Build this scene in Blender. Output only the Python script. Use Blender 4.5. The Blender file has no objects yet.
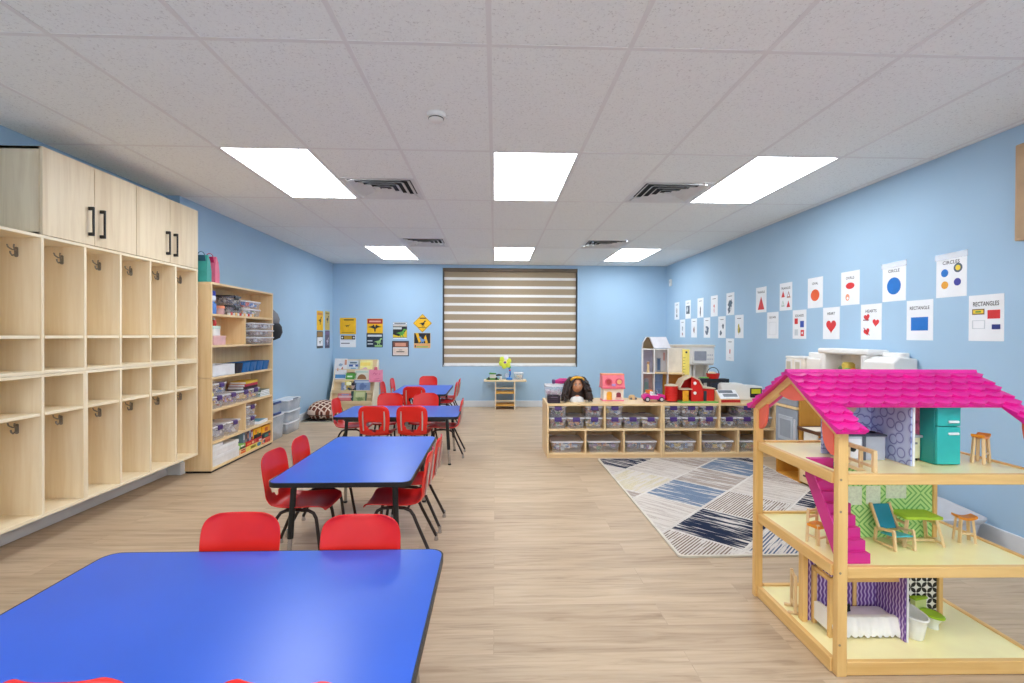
import bpy, bmesh, math, random
from math import pi, sin, cos, sqrt, radians
from mathutils import Vector, Matrix

sc = bpy.context.scene
COL = sc.collection
random.seed(7)

# ------------------------------------------------------------------ camera, world, exposure
F, YAW, PITCH, ROLL, CY, EYE = 492.3, 0.0349, -0.0069, 0.0037, 338.5, 1.276
cam = bpy.data.cameras.new('camera')
cam.sensor_fit = 'HORIZONTAL'; cam.sensor_width = 36.0
cam.lens = F / 1024 * 36.0
cam.shift_y = (CY - 341.5) / 1024
cam.clip_start = 0.05; cam.clip_end = 60
cam_ob = bpy.data.objects.new('camera', cam); COL.objects.link(cam_ob)
fw = Vector((sin(YAW) * cos(PITCH), cos(YAW) * cos(PITCH), sin(PITCH)))
r0 = Vector((cos(YAW), -sin(YAW), 0))
u0 = Vector((-sin(PITCH) * sin(YAW), -sin(PITCH) * cos(YAW), cos(PITCH)))
rt = cos(ROLL) * r0 + sin(ROLL) * u0
up = cos(ROLL) * u0 - sin(ROLL) * r0
cam_ob.matrix_world = Matrix(((rt.x, up.x, -fw.x, 0), (rt.y, up.y, -fw.y, 0), (rt.z, up.z, -fw.z, EYE), (0, 0, 0, 1)))
sc.camera = cam_ob
world = bpy.data.worlds.new('world'); sc.world = world; world.use_nodes = True
world.node_tree.nodes['Background'].inputs[0].default_value = (0.8, 0.86, 0.95, 1)
world.node_tree.nodes['Background'].inputs[1].default_value = 4.6
sc.view_settings.view_transform = 'Standard'
sc.view_settings.look = 'None'
sc.view_settings.gamma = 1.0
sc.view_settings.use_curve_mapping = False
sc.view_settings.exposure = 0.0
LAMP = 12.3                      # radiance of the ceiling light panels
sc.cycles.max_bounces = 10
sc.cycles.diffuse_bounces = 6
sc.cycles.transparent_max_bounces = 16
sc.cycles.use_denoising = True

# ------------------------------------------------------------------ materials
def lin(c):
    return tuple(((x / 255) / 12.92 if x / 255 <= .04045 else ((x / 255 + .055) / 1.055) ** 2.4) for x in c) + (1,)

class NT:
    """small helper around a node tree"""
    def __init__(s, m):
        m.use_nodes = True
        s.t = m.node_tree; s.n = s.t.nodes; s.b = s.n['Principled BSDF']; s.out = s.n['Material Output']
    def add(s, kind, **kw):
        nd = s.n.new(kind)
        for k, v in kw.items(): setattr(nd, k, v)
        return nd
    def link(s, a, b): s.t.links.new(a, b)
    def coords(s, scale=(1, 1, 1), rot=(0, 0, 0), which='Object'):
        tc = s.add('ShaderNodeTexCoord'); mp = s.add('ShaderNodeMapping')
        mp.inputs['Scale'].default_value = scale; mp.inputs['Rotation'].default_value = rot
        s.link(tc.outputs[which], mp.inputs['Vector']); return mp.outputs[0]
    def noise(s, vec, scale, detail=3, rough=.5, dist=0):
        nd = s.add('ShaderNodeTexNoise')
        nd.inputs['Scale'].default_value = scale; nd.inputs['Detail'].default_value = detail
        nd.inputs['Roughness'].default_value = rough; nd.inputs['Distortion'].default_value = dist
        s.link(vec, nd.inputs['Vector']); return nd.outputs['Fac']
    def ramp(s, fac, stops, mode='LINEAR'):
        nd = s.add('ShaderNodeValToRGB'); cr = nd.color_ramp; cr.interpolation = mode
        while len(cr.elements) < len(stops): cr.elements.new(.5)
        for e, (p, c) in zip(cr.elements, stops): e.position = p; e.color = lin(c) if len(c) == 3 else c
        s.link(fac, nd.inputs[0]); return nd.outputs[0]
    def mix(s, fac, a, b, blend='MIX'):
        nd = s.add('ShaderNodeMix', data_type='RGBA', blend_type=blend)
        for v, i in ((fac, 0), (a, 6), (b, 7)):
            if hasattr(v, 'is_output'): s.link(v, nd.inputs[i])
            else: nd.inputs[i].default_value = v
        return nd.outputs[2]
    def bump(s, h, strength=.2, dist=.01):
        nd = s.add('ShaderNodeBump'); nd.inputs['Strength'].default_value = strength; nd.inputs['Distance'].default_value = dist
        s.link(h, nd.inputs['Height']); s.link(nd.outputs[0], s.b.inputs['Normal'])

MATS = {}
def M(name, rgb, rough=.5, spec=.5, metal=0, var=.05, nscale=8, coat=0, bump=0, bscale=60):
    """plain surface: a colour with a faint procedural mottling"""
    if name in MATS: return MATS[name]
    m = bpy.data.materials.new(name); t = NT(m)
    t.b.inputs['Roughness'].default_value = rough
    t.b.inputs['Specular IOR Level'].default_value = spec
    t.b.inputs['Metallic'].default_value = metal
    t.b.inputs['Coat Weight'].default_value = coat
    v = t.coords()
    f = t.noise(v, nscale)
    lo = tuple(max(0, c * (1 - var)) for c in rgb); hi = tuple(min(255, c * (1 + var)) for c in rgb)
    t.link(t.ramp(f, ((.3, lo), (.7, hi))), t.b.inputs['Base Color'])
    if bump: t.bump(t.noise(v, bscale, 4), bump, .002)
    MATS[name] = m; return m

def wood(name, light, dark, axis=2, scale=5.0, rough=.45, knots=0.0):
    """straight grained wood, grain along the axis given"""
    if name in MATS: return MATS[name]
    m = bpy.data.materials.new(name); t = NT(m)
    t.b.inputs['Roughness'].default_value = rough
    s = [11.0, 11.0, 11.0]; s[axis] = .7
    v = t.coords(tuple(s))
    f = t.noise(v, scale * .45, 5, .62, .6)
    s2 = [1.6, 1.6, 1.6]; s2[axis] = .35
    g = t.noise(t.coords(tuple(s2)), scale * .5, 2, .5, .4)
    c = t.ramp(f, ((.3, dark), (.62, light)))
    c = t.mix(.35, c, t.ramp(g, ((.3, dark), (.7, light))))
    if knots:
        k = t.add('ShaderNodeTexVoronoi'); k.inputs['Scale'].default_value = 2.2
        s3 = [1.5, 1.5, 1.5]; s3[axis] = .6
        t.link(t.coords(tuple(s3)), k.inputs['Vector'])
        kf = t.ramp(k.outputs['Distance'], ((.03, (110, 92, 70)), (.13, (255, 255, 255))))
        c = t.mix(knots, c, kf, 'MULTIPLY')
    t.link(c, t.b.inputs['Base Color'])
    MATS[name] = m; return m

def clear_plastic(name, rgb, alpha=.45):
    if name in MATS: return MATS[name]
    m = bpy.data.materials.new(name); t = NT(m)
    t.b.inputs['Base Color'].default_value = lin(rgb); t.b.inputs['Roughness'].default_value = .22
    tr = t.add('ShaderNodeBsdfTransparent'); mx = t.add('ShaderNodeMixShader')
    f = t.noise(t.coords(), 12, 2)
    mr = t.add('ShaderNodeMapRange'); mr.inputs[3].default_value = alpha - .06; mr.inputs[4].default_value = alpha + .06
    t.link(f, mr.inputs[0]); t.link(mr.outputs[0], mx.inputs[0])
    t.link(tr.outputs[0], mx.inputs[1]); t.link(t.b.outputs[0], mx.inputs[2])
    t.link(mx.outputs[0], t.out.inputs[0])
    MATS[name] = m; return m

def emit(name, rgb, strength):
    m = bpy.data.materials.new(name); t = NT(m)
    t.b.inputs['Base Color'].default_value = (.8, .8, .8, 1)
    t.b.inputs['Emission Color'].default_value = lin(rgb); t.b.inputs['Emission Strength'].default_value = strength
    MATS[name] = m; return m

def C(rgb, rough=.45):
    """cached flat colour used for print and small toys"""
    k = 'c_%d_%d_%d_%d' % (*rgb, int(rough * 100))
    return M(k, rgb, rough, var=.03, nscale=15)

WALL = M('wall_paint', (166, 196, 221), .75, .25, var=.015, nscale=1.2, bump=.12, bscale=220)
def plank_floor():
    m = bpy.data.materials.new('oak_plank_floor'); t = NT(m)
    br = t.add('ShaderNodeTexBrick'); br.offset = .37; br.offset_frequency = 2; br.squash = 1
    br.inputs['Scale'].default_value = 1; br.inputs['Mortar Size'].default_value = .0016; br.inputs['Mortar Smooth'].default_value = .3
    br.inputs['Brick Width'].default_value = 1.22; br.inputs['Row Height'].default_value = .178; br.inputs['Bias'].default_value = 0
    br.inputs['Color1'].default_value = (0, 0, 0, 1); br.inputs['Color2'].default_value = (1, 1, 1, 1); br.inputs['Mortar'].default_value = (.5, .5, .5, 1)
    v = t.coords(); t.link(v, br.inputs['Vector'])
    tone = t.ramp(br.outputs['Color'], ((0, (166, 141, 114)), (.5, (192, 167, 138)), (1, (210, 187, 158))))
    # grain: shifted per plank so that it does not run on across joints
    cmb = t.add('ShaderNodeVectorMath', operation='MULTIPLY_ADD')
    t.link(br.outputs['Color'], cmb.inputs[0]); cmb.inputs[1].default_value = (13, 7, 0); t.link(v, cmb.inputs[2])
    mp = t.add('ShaderNodeMapping'); mp.inputs['Scale'].default_value = (1.1, 16, 1); t.link(cmb.outputs[0], mp.inputs['Vector'])
    g = t.noise(mp.outputs[0], 2.4, 6, .6, .9)
    mp2 = t.add('ShaderNodeMapping'); mp2.inputs['Scale'].default_value = (.5, 4, 1); t.link(cmb.outputs[0], mp2.inputs['Vector'])
    g2 = t.noise(mp2.outputs[0], 1.8, 3, .5, 1.6)
    c = t.mix(.62, tone, t.ramp(g, ((.30, (136, 109, 84)), (.46, (190, 165, 136)), (.68, (212, 190, 162)))))
    c = t.mix(.35, c, t.ramp(g2, ((.32, (152, 128, 103)), (.6, (202, 179, 150)))))
    c = t.mix(t.ramp(br.outputs['Fac'], ((0, (0, 0, 0)), (1, (120, 120, 120)))), c, lin((128, 106, 84)))
    t.link(c, t.b.inputs['Base Color'])
    t.b.inputs['Roughness'].default_value = .42; t.b.inputs['Specular IOR Level'].default_value = .35
    return m
FLOOR = plank_floor()
def tile_mat():
    m = bpy.data.materials.new('ceiling_tile'); t = NT(m)
    v = t.coords()
    f = t.noise(v, 95, 5, .7); g = t.noise(v, 40, 4, .6)
    c = t.ramp(f, ((.34, (200, 200, 200)), (.42, (237, 240, 239)), (.7, (241, 244, 243))))
    t.link(c, t.b.inputs['Base Color']); t.b.inputs['Roughness'].default_value = .95; t.b.inputs['Specular IOR Level'].default_value = .1
    t.bump(g, .35, .003)
    return m
TILE = tile_mat()
GRID = M('grid_metal_white', (226, 226, 226), .5, var=.01)
TRIM = M('white_trim_paint', (214, 218, 222), .4, var=.01)
BIRCH = wood('birch_ply', (248, 234, 206), (234, 214, 178), 2, 5)
BIRCH_Y = wood('birch_ply_long', (248, 236, 208), (236, 217, 182), 1, 5)
BIRCH_X = wood('birch_ply_wide', (236, 212, 170), (218, 188, 142), 0, 5)
EDGE = wood('birch_ply_edge', (236, 217, 180), (222, 198, 156), 1, 9)
MAPLE = wood('maple_shelf', (240, 212, 166), (222, 188, 136), 2, 4)
MAPLE_X = wood('maple_shelf_wide', (242, 214, 168), (226, 192, 140), 0, 4)
MAPLE_Y = wood('maple_shelf_long', (242, 214, 168), (226, 192, 140), 1, 4)
PALE = wood('pale_oak_door', (240, 223, 192), (216, 193, 158), 2, 4, knots=.55)
PINE = wood('pine_frame', (240, 198, 128), (218, 170, 98), 2, 6)
PINE_X = wood('pine_frame_wide', (240, 198, 128), (218, 170, 98), 0, 6)
PINE_Y = wood('pine_frame_long', (240, 198, 128), (218, 170, 98), 1, 6)
TOYWOOD = wood('toy_wood', (240, 210, 160), (220, 184, 130), 2, 9)
CREAM = M('cream_board', (255, 240, 178), .28, var=.02, coat=.2)
BLUE = M('blue_laminate', (36, 92, 204), .31, .5, var=.02, nscale=3)
BLACK = M('black_plastic', (18, 18, 20), .45, var=.1)
BLKMET = M('black_metal', (20, 19, 19), .35, var=.1)
BRONZE = M('dark_bronze_tube', (58, 48, 44), .35, metal=.5, var=.08)
CHROME = M('chrome', (190, 190, 192), .18, metal=1, var=.03)
STEEL = M('steel', (168, 168, 168), .3, metal=.9, var=.04)
RED = M('red_shell_plastic', (228, 36, 28), .33, .5, var=.04, nscale=5)
CLEAR = clear_plastic('clear_plastic', (240, 240, 248), .25)
CLEAR_D = clear_plastic('smoky_clear_plastic', (190, 188, 198), .34)
LIDW = clear_plastic('frosted_lid_plastic', (240, 240, 244), .72)
PURPLE = M('purple_latch', (70, 44, 110), .4)
DKBLUE = M('blue_handle', (36, 62, 120), .4)
WHITE = M('white_plastic', (232, 230, 226), .35, var=.015)
PAPER = M('white_paper', (236, 238, 242), .6, var=.01)
MAGENTA = M('magenta_roof_plastic', (226, 34, 150), .4, var=.05)
CORAL = M('coral_paint', (240, 112, 92), .45, var=.03)
STAIRP = M('magenta_stair_paint', (208, 44, 136), .4, var=.03)
SKIN = M('brown_doll_skin', (196, 136, 100), .45, var=.03)
HAIR = M('black_hair', (44, 29, 24), .38, var=.35, nscale=30)
LIGHTM = emit('light_panel_glow', (246, 251, 255), LAMP)

# ------------------------------------------------------------------ mesh builder
class MB:
    def __init__(s): s.v = []; s.f = []; s.fm = []; s.mats = []; s.cur = 0
    def use(s, m):
        if m not in s.mats: s.mats.append(m)
        s.cur = s.mats.index(m); return s
    def raw(s, vs, fs):
        b = len(s.v); s.v += [tuple(p) for p in vs]
        for f in fs: s.f.append([b + i for i in f]); s.fm.append(s.cur)
        return s
    def box(s, x0, x1, y0, y1, z0, z1):
        v = [(x, y, z) for x in (x0, x1) for y in (y0, y1) for z in (z0, z1)]
        return s.raw(v, [(0, 1, 3, 2), (4, 6, 7, 5), (0, 4, 5, 1), (2, 3, 7, 6), (0, 2, 6, 4), (1, 5, 7, 3)])
    def cbox(s, cx, cy, z0, w, d, h): return s.box(cx - w / 2, cx + w / 2, cy - d / 2, cy + d / 2, z0, z0 + h)
    def rings(s, rs, cap0=True, cap1=True, closed=True):
        n = len(rs[0]); vs = [p for r in rs for p in r]; fs = []
        for i in range(len(rs) - 1):
            for j in range(n if closed else n - 1):
                k = (j + 1) % n; fs.append((i * n + j, i * n + k, (i + 1) * n + k, (i + 1) * n + j))
        if cap0: fs.append(tuple(range(n - 1, -1, -1)))
        if cap1: fs.append(tuple((len(rs) - 1) * n + j for j in range(n)))
        return s.raw(vs, fs)
    def prism(s, poly, c0, c1, ax='z'):
        """2D polygon extruded along an axis: ax z:(a,b)->(x,y); y:(a,b)->(x,z); x:(a,b)->(y,z)"""
        fn = {'z': lambda a, b, c: (a, b, c), 'y': lambda a, b, c: (a, c, b), 'x': lambda a, b, c: (c, a, b)}[ax]
        return s.rings([[fn(a, b, c0) for a, b in poly], [fn(a, b, c1) for a, b in poly]])
    def tube(s, pts, r, n=10, cap=True):
        P = [Vector(p) for p in pts]; rad = r if isinstance(r, (list, tuple)) else [r] * len(P)
        rs = []; ref = None
        for i, p in enumerate(P):
            d = (P[min(i + 1, len(P) - 1)] - P[max(i - 1, 0)]).normalized()
            if ref is None: ref = Vector((0, 0, 1)) if abs(d.z) < .9 else Vector((1, 0, 0))
            a = d.cross(ref)
            if a.length < 1e-4: a = d.cross(Vector((0, 1, 0)))
            a.normalize(); b = a.cross(d).normalized(); ref = b
            rs.append([tuple(p + rad[i] * (cos(2 * pi * k / n) * a + sin(2 * pi * k / n) * b)) for k in range(n)])
        return s.rings(rs, cap, cap)
    def bar(s, p, q, w, h, roll=(0, 0, 1)):
        p = Vector(p); q = Vector(q); d = (q - p).normalized(); r = Vector(roll)
        a = d.cross(r)
        if a.length < 1e-4: a = d.cross(Vector((0, 1, 0)))
        a.normalize(); b = a.cross(d).normalized()
        o = [(-w / 2, -h / 2), (w / 2, -h / 2), (w / 2, h / 2), (-w / 2, h / 2)]
        return s.rings([[tuple(e + a * i + b * j) for i, j in o] for e in (p, q)])
    def lathe(s, prof, c=(0, 0, 0), n=16, sx=1, sy=1, cap=True):
        return s.rings([[(c[0] + r * sx * cos(2 * pi * k / n), c[1] + r * sy * sin(2 * pi * k / n), c[2] + z) for k in range(n)] for r, z in prof], cap, cap)
    def ball(s, c, rx, ry=None, rz=None, n=12, m=8):
        ry = ry or rx; rz = rz or rx
        rs = [[(c[0] + rx * sin(pi * i / m) * cos(2 * pi * k / n), c[1] + ry * sin(pi * i / m) * sin(2 * pi * k / n), c[2] - rz * cos(pi * i / m)) for k in range(n)] for i in range(1, m)]
        return s.rings(rs)
    def grid(s, fn, nu, nv, skip=None):
        vs = [fn(i / nu, j / nv) for i in range(nu + 1) for j in range(nv + 1)]; fs = []
        for i in range(nu):
            for j in range(nv):
                if skip and skip(i, j): continue
                a = i * (nv + 1) + j; fs.append((a, a + 1, a + nv + 2, a + nv + 1))
        return s.raw(vs, fs)
    def build(s, name, mat=None, parent=None, smooth=40, bevel=0, seg=2, label=None, kind=None, loc=None, rotz=0):
        me = bpy.data.meshes.new(name); me.from_pydata(s.v, [], s.f)
        ms = s.mats if s.mats else [mat]
        for m in ms: me.materials.append(m)
        if s.mats: me.polygons.foreach_set('material_index', s.fm)
        bm = bmesh.new(); bm.from_mesh(me); bmesh.ops.recalc_face_normals(bm, faces=bm.faces)
        if smooth:
            for f in bm.faces: f.smooth = True
            for e in bm.edges:
                e.smooth = len(e.link_faces) == 2 and e.calc_face_angle(3) < radians(smooth)
        bm.to_mesh(me); bm.free(); me.update()
        o = bpy.data.objects.new(name, me); COL.objects.link(o)
        if parent: o.parent = parent
        if loc: o.location = loc
        if rotz: o.rotation_euler = (0, 0, rotz)
        if bevel:
            b = o.modifiers.new('bevel', 'BEVEL'); b.width = bevel; b.segments = seg; b.limit_method = 'ANGLE'; b.angle_limit = radians(40)
        if label: o['label'] = label
        if kind: o['kind'] = kind
        return o

def rrect(w, h, r, n=5, cx=0, cy=0):
    out = []
    for sx, sy, a0 in ((1, 1, 0), (-1, 1, pi / 2), (-1, -1, pi), (1, -1, 1.5 * pi)):
        for k in range(n + 1):
            a = a0 + pi / 2 * k / n
            out.append((cx + sx * (w / 2 - r) + r * cos(a), cy + sy * (h / 2 - r) + r * sin(a)))
    return out
def circ(cx, cy, r, n=24, ry=None): return [(cx + r * cos(2 * pi * k / n), cy + (ry or r) * sin(2 * pi * k / n)) for k in range(n)]
def rect(x0, x1, y0, y1): return [(x0, y0), (x1, y0), (x1, y1), (x0, y1)]
def heart(cx, cy, s, tilt=0):
    out = []
    for k in range(36):
        t = 2 * pi * k / 36; x = 16 * sin(t) ** 3 / 17 * s; y = (13 * cos(t) - 5 * cos(2 * t) - 2 * cos(3 * t) - cos(4 * t)) / 17 * s
        out.append((cx + x * cos(tilt) - y * sin(tilt), cy + x * sin(tilt) + y * cos(tilt)))
    return out

def thing(name, label, cat, loc=(0, 0, 0), rotz=0, group=None):
    o = bpy.data.objects.new(name, None); COL.objects.link(o); o.empty_display_size = .1
    o.location = loc; o.rotation_euler = (0, 0, rotz)
    return tag(o, label, cat, group)
def tag(o, label, cat, group=None, kind=None):
    o['label'] = label; o['category'] = cat
    if group: o['group'] = group
    if kind: o['kind'] = kind
    return o
def copy_tree(o, parent=None):
    c = o.copy(); COL.objects.link(c)
    if parent: c.parent = parent
    for ch in list(o.children): copy_tree(ch, c)
    return c

def text_mesh(s, size, mat, parent, name='title', loc=(0, 0, 0), fit=None, weight=0, label=None):
    """upright lettering facing -Y, centred at loc"""
    cu = bpy.data.curves.new('text', 'FONT'); cu.body = s; cu.size = size; cu.align_x = 'CENTER'; cu.align_y = 'CENTER'
    cu.offset = weight; cu.resolution_u = 2
    to = bpy.data.objects.new('text', cu); COL.objects.link(to)
    dg = bpy.context.evaluated_depsgraph_get()
    me = bpy.data.meshes.new_from_object(to.evaluated_get(dg))
    bpy.data.objects.remove(to); bpy.data.curves.remove(cu)
    xs = [v.co.x for v in me.vertices]
    k = 1
    if fit and xs and max(xs) - min(xs) > 0: k = fit / (max(xs) - min(xs))
    for v in me.vertices: v.co = (v.co.x * min(k, 1) if fit else v.co.x, 0, v.co.y)
    me.materials.clear(); me.materials.append(mat); me.name = name
    o = bpy.data.objects.new(name, me); COL.objects.link(o); o.parent = parent; o.location = loc
    if label: o['label'] = label
    return o

# ------------------------------------------------------------------ the room
XL, XN, XR, YB, YF, H = -2.84, -2.96, 3.075, 8.74, -2.6, 2.521
JOG = 4.545
def struct(name, mb, mat=None, **kw):
    o = mb.build(name, mat, kind='structure', smooth=kw.pop('smooth', 0), **kw); return o
struct('floor', MB().box(XN - .2, XR + .2, YF - .2, YB + .2, -.1, 0), FLOOR)
struct('wall_back', MB().box(XN - .2, -.925, YB, YB + .12, 0, H).box(1.472, XR + .2, YB, YB + .12, 0, H).box(-.925, 1.472, YB, YB + .12, 0, .712).box(-.925, 1.472, YB, YB + .12, 2.462, H), WALL)
struct('wall_right', MB().box(XR, XR + .12, YF, YB + .1, 0, H), WALL)
struct('wall_left', MB().box(XN - .2, XN, YF, JOG, 0, H), WALL)
struct('wall_left_2', MB().box(XN - .2, XL, JOG, YB + .1, 0, H), WALL)
struct('wall_front', MB().box(XN - .2, -2.2, YF - .12, YF, 0, H).box(2.4, XR + .2, YF - .12, YF, 0, H).box(-2.2, 2.4, YF - .12, YF, 0, .85).box(-2.2, 2.4, YF - .12, YF, 2.3, H), WALL)
mb = MB()                                                     # unseen window added behind the camera so daylight brightens the near room
for x in (-2.2, -.69, .84, 2.36): mb.box(x, x + .05, YF - .09, YF - .03, .85, 2.3)
mb.box(-2.2, 2.4, YF - .09, YF - .03, .85, .90).box(-2.2, 2.4, YF - .09, YF - .03, 2.25, 2.3)
struct('added_window', mb, TRIM)
def base(name, pts):
    mb = MB()
    for (x0, x1, y0, y1) in pts: mb.box(x0, x1, y0, y1, 0, .112); 
    struct(name, mb, TRIM, bevel=.006)
base('baseboard_back', [(XL, XR, YB - .016, YB)])
base('baseboard_right', [(XR - .016, XR, YF, YB - .016)])
base('baseboard_left', [(XN, XN + .016, YF, JOG - .016), (XN, XL + .016, JOG - .016, JOG), (XL, XL + .016, JOG, YB - .016)])
# suspended ceiling: tiles 0.61 x 1.22 in a metal grid, light panels and vents let into it
GX0, GY0, GS = -.0286, 2.127, .61
lights = [(c, r) for c in (-3, 0, 3) for r in (-2, 1, 4)]  # rear row continues the spacing, added out of view to brighten the near room
vents = [(c, y) for c in (-2, 2) for y in (GY0 + 1.5 * 1.22, GY0 + 3.5 * 1.22)]
tiles = MB()
for c in range(-6, 6):
    x0 = max(XN, GX0 + c * GS); x1 = min(XR, GX0 + (c + 1) * GS)
    if x1 <= x0: continue
    for r in range(-4, 6):
        y0 = max(YF, GY0 + r * 1.22); y1 = min(YB, GY0 + (r + 1) * 1.22)
        if y1 <= y0 or (c, r) in lights: continue
        if (c, y0 + .61) in [(v[0], v[1]) for v in vents] or any(v[0] == c and abs(v[1] - (y0 + .61)) < .01 for v in vents): y1 = y0 + .61
        tiles.box(x0, x1, y0, y1, H, H + .02)
struct('ceiling', tiles, TILE)
struct('ceiling_2', MB().box(XN - .2, XR + .2, YF - .2, YB + .2, H + .12, H + .2), GRID)
grid = MB()
for c in range(-4, 6):
    x = GX0 + c * GS
    if XN < x < XR: grid.box(x - .011, x + .011, YF, YB, H - .002, H + .012)
for r in range(-3, 6):
    y = GY0 + r * 1.22
    if YF < y < YB: grid.box(XN, XR, y - .011, y + .011, H - .0015, H + .012)
grid.box(XL, XR, YB - .016, YB, H - .002, H + .01).box(XR - .016, XR, YF, YB, H - .002, H + .01).box(XL, XL + .016, JOG, YB, H - .002, H + .01)
struct('ceiling_grid', grid, GRID)
row_w = {-2: 'added', 1: 'nearer', 4: 'farther'}; col_w = {-3: 'by the locker side', 0: 'over the middle of the room', 3: 'by the poster wall'}
for c, r in lights:
    cx = GX0 + (c + .5) * GS; cy = GY0 + (r + .5) * 1.22
    t = thing('ceiling_light', 'bright white rectangular light panel in the ceiling, %s row, %s' % (row_w[r], col_w[c]), 'light', (cx, cy, H), 0, 'ceiling light panels')
    MB().box(-.286, .286, -.592, .592, .002, .012).build('diffuser', LIGHTM, t)
    fr = MB()
    fr.box(-.299, -.284, -.604, .604, -.001, .02).box(.284, .299, -.604, .604, -.001, .02).box(-.299, .299, -.604, -.590, -.001, .02).box(-.299, .299, .590, .604, -.001, .02)
    fr.build('frame', GRID, t, smooth=0)
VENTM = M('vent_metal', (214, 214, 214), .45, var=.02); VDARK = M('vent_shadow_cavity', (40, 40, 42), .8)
for (c, y), lab in zip(vents, ('square louvred ceiling vent beside the nearer light on the locker side', 'square louvred ceiling vent before the farther light on the locker side', 'square louvred ceiling vent beside the nearer light on the poster side', 'square louvred ceiling vent before the farther light on the poster side')):
    t = thing('ceiling_vent', lab, 'vent', (GX0 + (c + .5) * GS, y + .305, H), 0, 'ceiling air vents')
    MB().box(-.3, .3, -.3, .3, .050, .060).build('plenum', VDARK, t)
    # stepped square cones, each a slanted ring
    def ring(a0, z0, a1, z1):
        mb = MB(); q = lambda a, z: [(-a, -a, z), (a, -a, z), (a, a, z), (-a, a, z)]
        mb.rings([q(a0, z0), q(a1, z1), q(a1 - .006, z1 + .004), q(a0 - .006, z0 + .004), q(a0, z0)], False, False); return mb
    ring(.302, -.0008, .262, .0004).build('frame', VENTM, t, smooth=0)
    for k in range(4):
        a = .252 - k * .056
        ring(a, -.005, a - .030, .014).build('louvre', VENTM, t, smooth=0)
    MB().prism(rrect(.05, .05, .004), -.006, .002).build('louvre', VENTM, t)
t = thing('smoke_detector', 'small round white smoke detector on the ceiling tile', 'smoke detector', (-.336, 2.80, H))
MB().lathe([(.055, 0), (.055, -.012), (.05, -.02)], n=24).build('base_plate', WHITE, t)
MB().lathe([(.042, -.02), (.040, -.034), (.028, -.042), (.012, -.044)], n=24).build('sensor_cap', WHITE, t)
MB().lathe([(.043, -.024), (.043, -.029)], n=24).build('vent_slot', C((60, 60, 60)), t)
# window recess and zebra blind
WX0, WX1, WZ0, WZ1 = -.925, 1.472, .712, 2.462
t = MB().box(WX0, WX1, YB + .10, YB + .12, WZ0, WZ1)
struct('window_1', t, M('night_glass', (70, 78, 92), .08, var=.02))
t = thing('zebra_blind', 'wide zebra roller blind of taupe and white bands covering the window', 'blind', ((WX0 + WX1) / 2, YB + .05, WZ0))
w = (WX1 - WX0) / 2 - .012; hh = WZ1 - WZ0
TAUPE = M('taupe_blind_fabric', (164, 147, 122), .9, var=.06, nscale=260); SHEER = M('white_sheer_fabric', (232, 230, 226), .8, var=.02, nscale=90)
mb = MB(); per = .1525; z = hh - .055
mb.use(TAUPE)
k = 0
while z > .04:
    zb = max(.03, z - .105); mb.use(TAUPE).grid(lambda u, v: (-w + .01 + 2 * (w - .01) * v, .0015 * sin(9 * v + z * 3), z + (zb - z) * u), 2, 24)
    za = max(.03, z - per); mb.use(SHEER)
    if za < zb - .002: mb.grid(lambda u, v: (-w + .01 + 2 * (w - .01) * v, .0015 * sin(9 * v + z * 3), zb + (za - zb) * u), 2, 24)
    z -= per; k += 1
mb.build('blind_fabric', None, t, smooth=0)
MB().prism(rrect(.07, .06, .012, cx=-.01, cy=hh - .03), -w, w, 'x').build('cassette', M('taupe_cassette', (112, 98, 82), .6), t)
MB().prism(rrect(.018, .03, .007, cx=-.002, cy=.018), -w, w, 'x').build('bottom_rail', M('blind_rail_white', (216, 214, 212), .4), t)
mb = MB()
for (x0, x1) in ((WX0 - WX0 - w - .012, -w - .002), (w + .002, w + .012)): mb.box(x0, x1, -.05, .05, 0, hh)
mb.build('side_channel', M('blind_channel_grey', (96, 100, 104), .5), t)
# ------------------------------------------------------------------ coat lockers on the left wall
CX = -2.675; S = .3048; Y1 = 4.536; TH = .018
def locker(label, n, yend, z0, z1, zs, hookz, group='wall coat lockers'):
    """open wall cubby unit: n bays ending at yend, a shelf at zs"""
    y0 = yend - n * S
    t = thing('coat_locker', label, 'locker', ((XN + CX) / 2, (y0 + yend) / 2, z0), 0, group)
    d = (CX - XN) / 2; L = n * S / 2; h = z1 - z0
    MB().box(-d + .001, d, -L, L, h - TH, h).build('top_board', BIRCH_Y, t, bevel=.001)
    MB().box(-d + .001, d, -L, L, 0, TH).build('bottom_board', BIRCH_Y, t, bevel=.001)
    MB().box(-d + .001, -d + .009, -L, L, TH, h - TH).build('back_panel', BIRCH, t)
    for k in range(n + 1):
        y = -L + k * S
        a, b = (y, y + TH) if k == 0 else ((y - TH, y) if k == n else (y - TH / 2, y + TH / 2))
        MB().box(-d + .009, d - .001, a, b, TH, h - TH).build('side_panel', BIRCH, t, bevel=.001)
    for k in range(n):
        MB().box(-d + .009, d - .003, -L + k * S + TH * .9, -L + (k + 1) * S - TH * .9, zs - z0 - TH, zs - z0).build('shelf', BIRCH_Y, t, bevel=.001)
    for k in range(n):
        y = -L + (k + 1) * S - TH * (1 if k == n - 1 else .5); z = hookz - z0
        mb = MB()                                 # double prong hook screwed to the bay's side panel
        mb.prism(rrect(.022, .06, .009, cx=.0, cy=z), y - .003, y, 'y')
        for s in (-1, 1):
            mb.tube([(0, y - .002, z + .01), (s * .008, y - .02, z + .012), (s * .016, y - .034, z + .024), (s * .02, y - .036, z + .040)], .0042, 6)
        mb.tube([(0, y - .002, z - .012), (0, y - .026, z - .024), (0, y - .036, z - .012), (0, y - .038, z - .000)], .0046, 6)
        mb.build('coat_hook', M('hook_metal', (150, 148, 144), .35, metal=.7), t)
    return t
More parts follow.
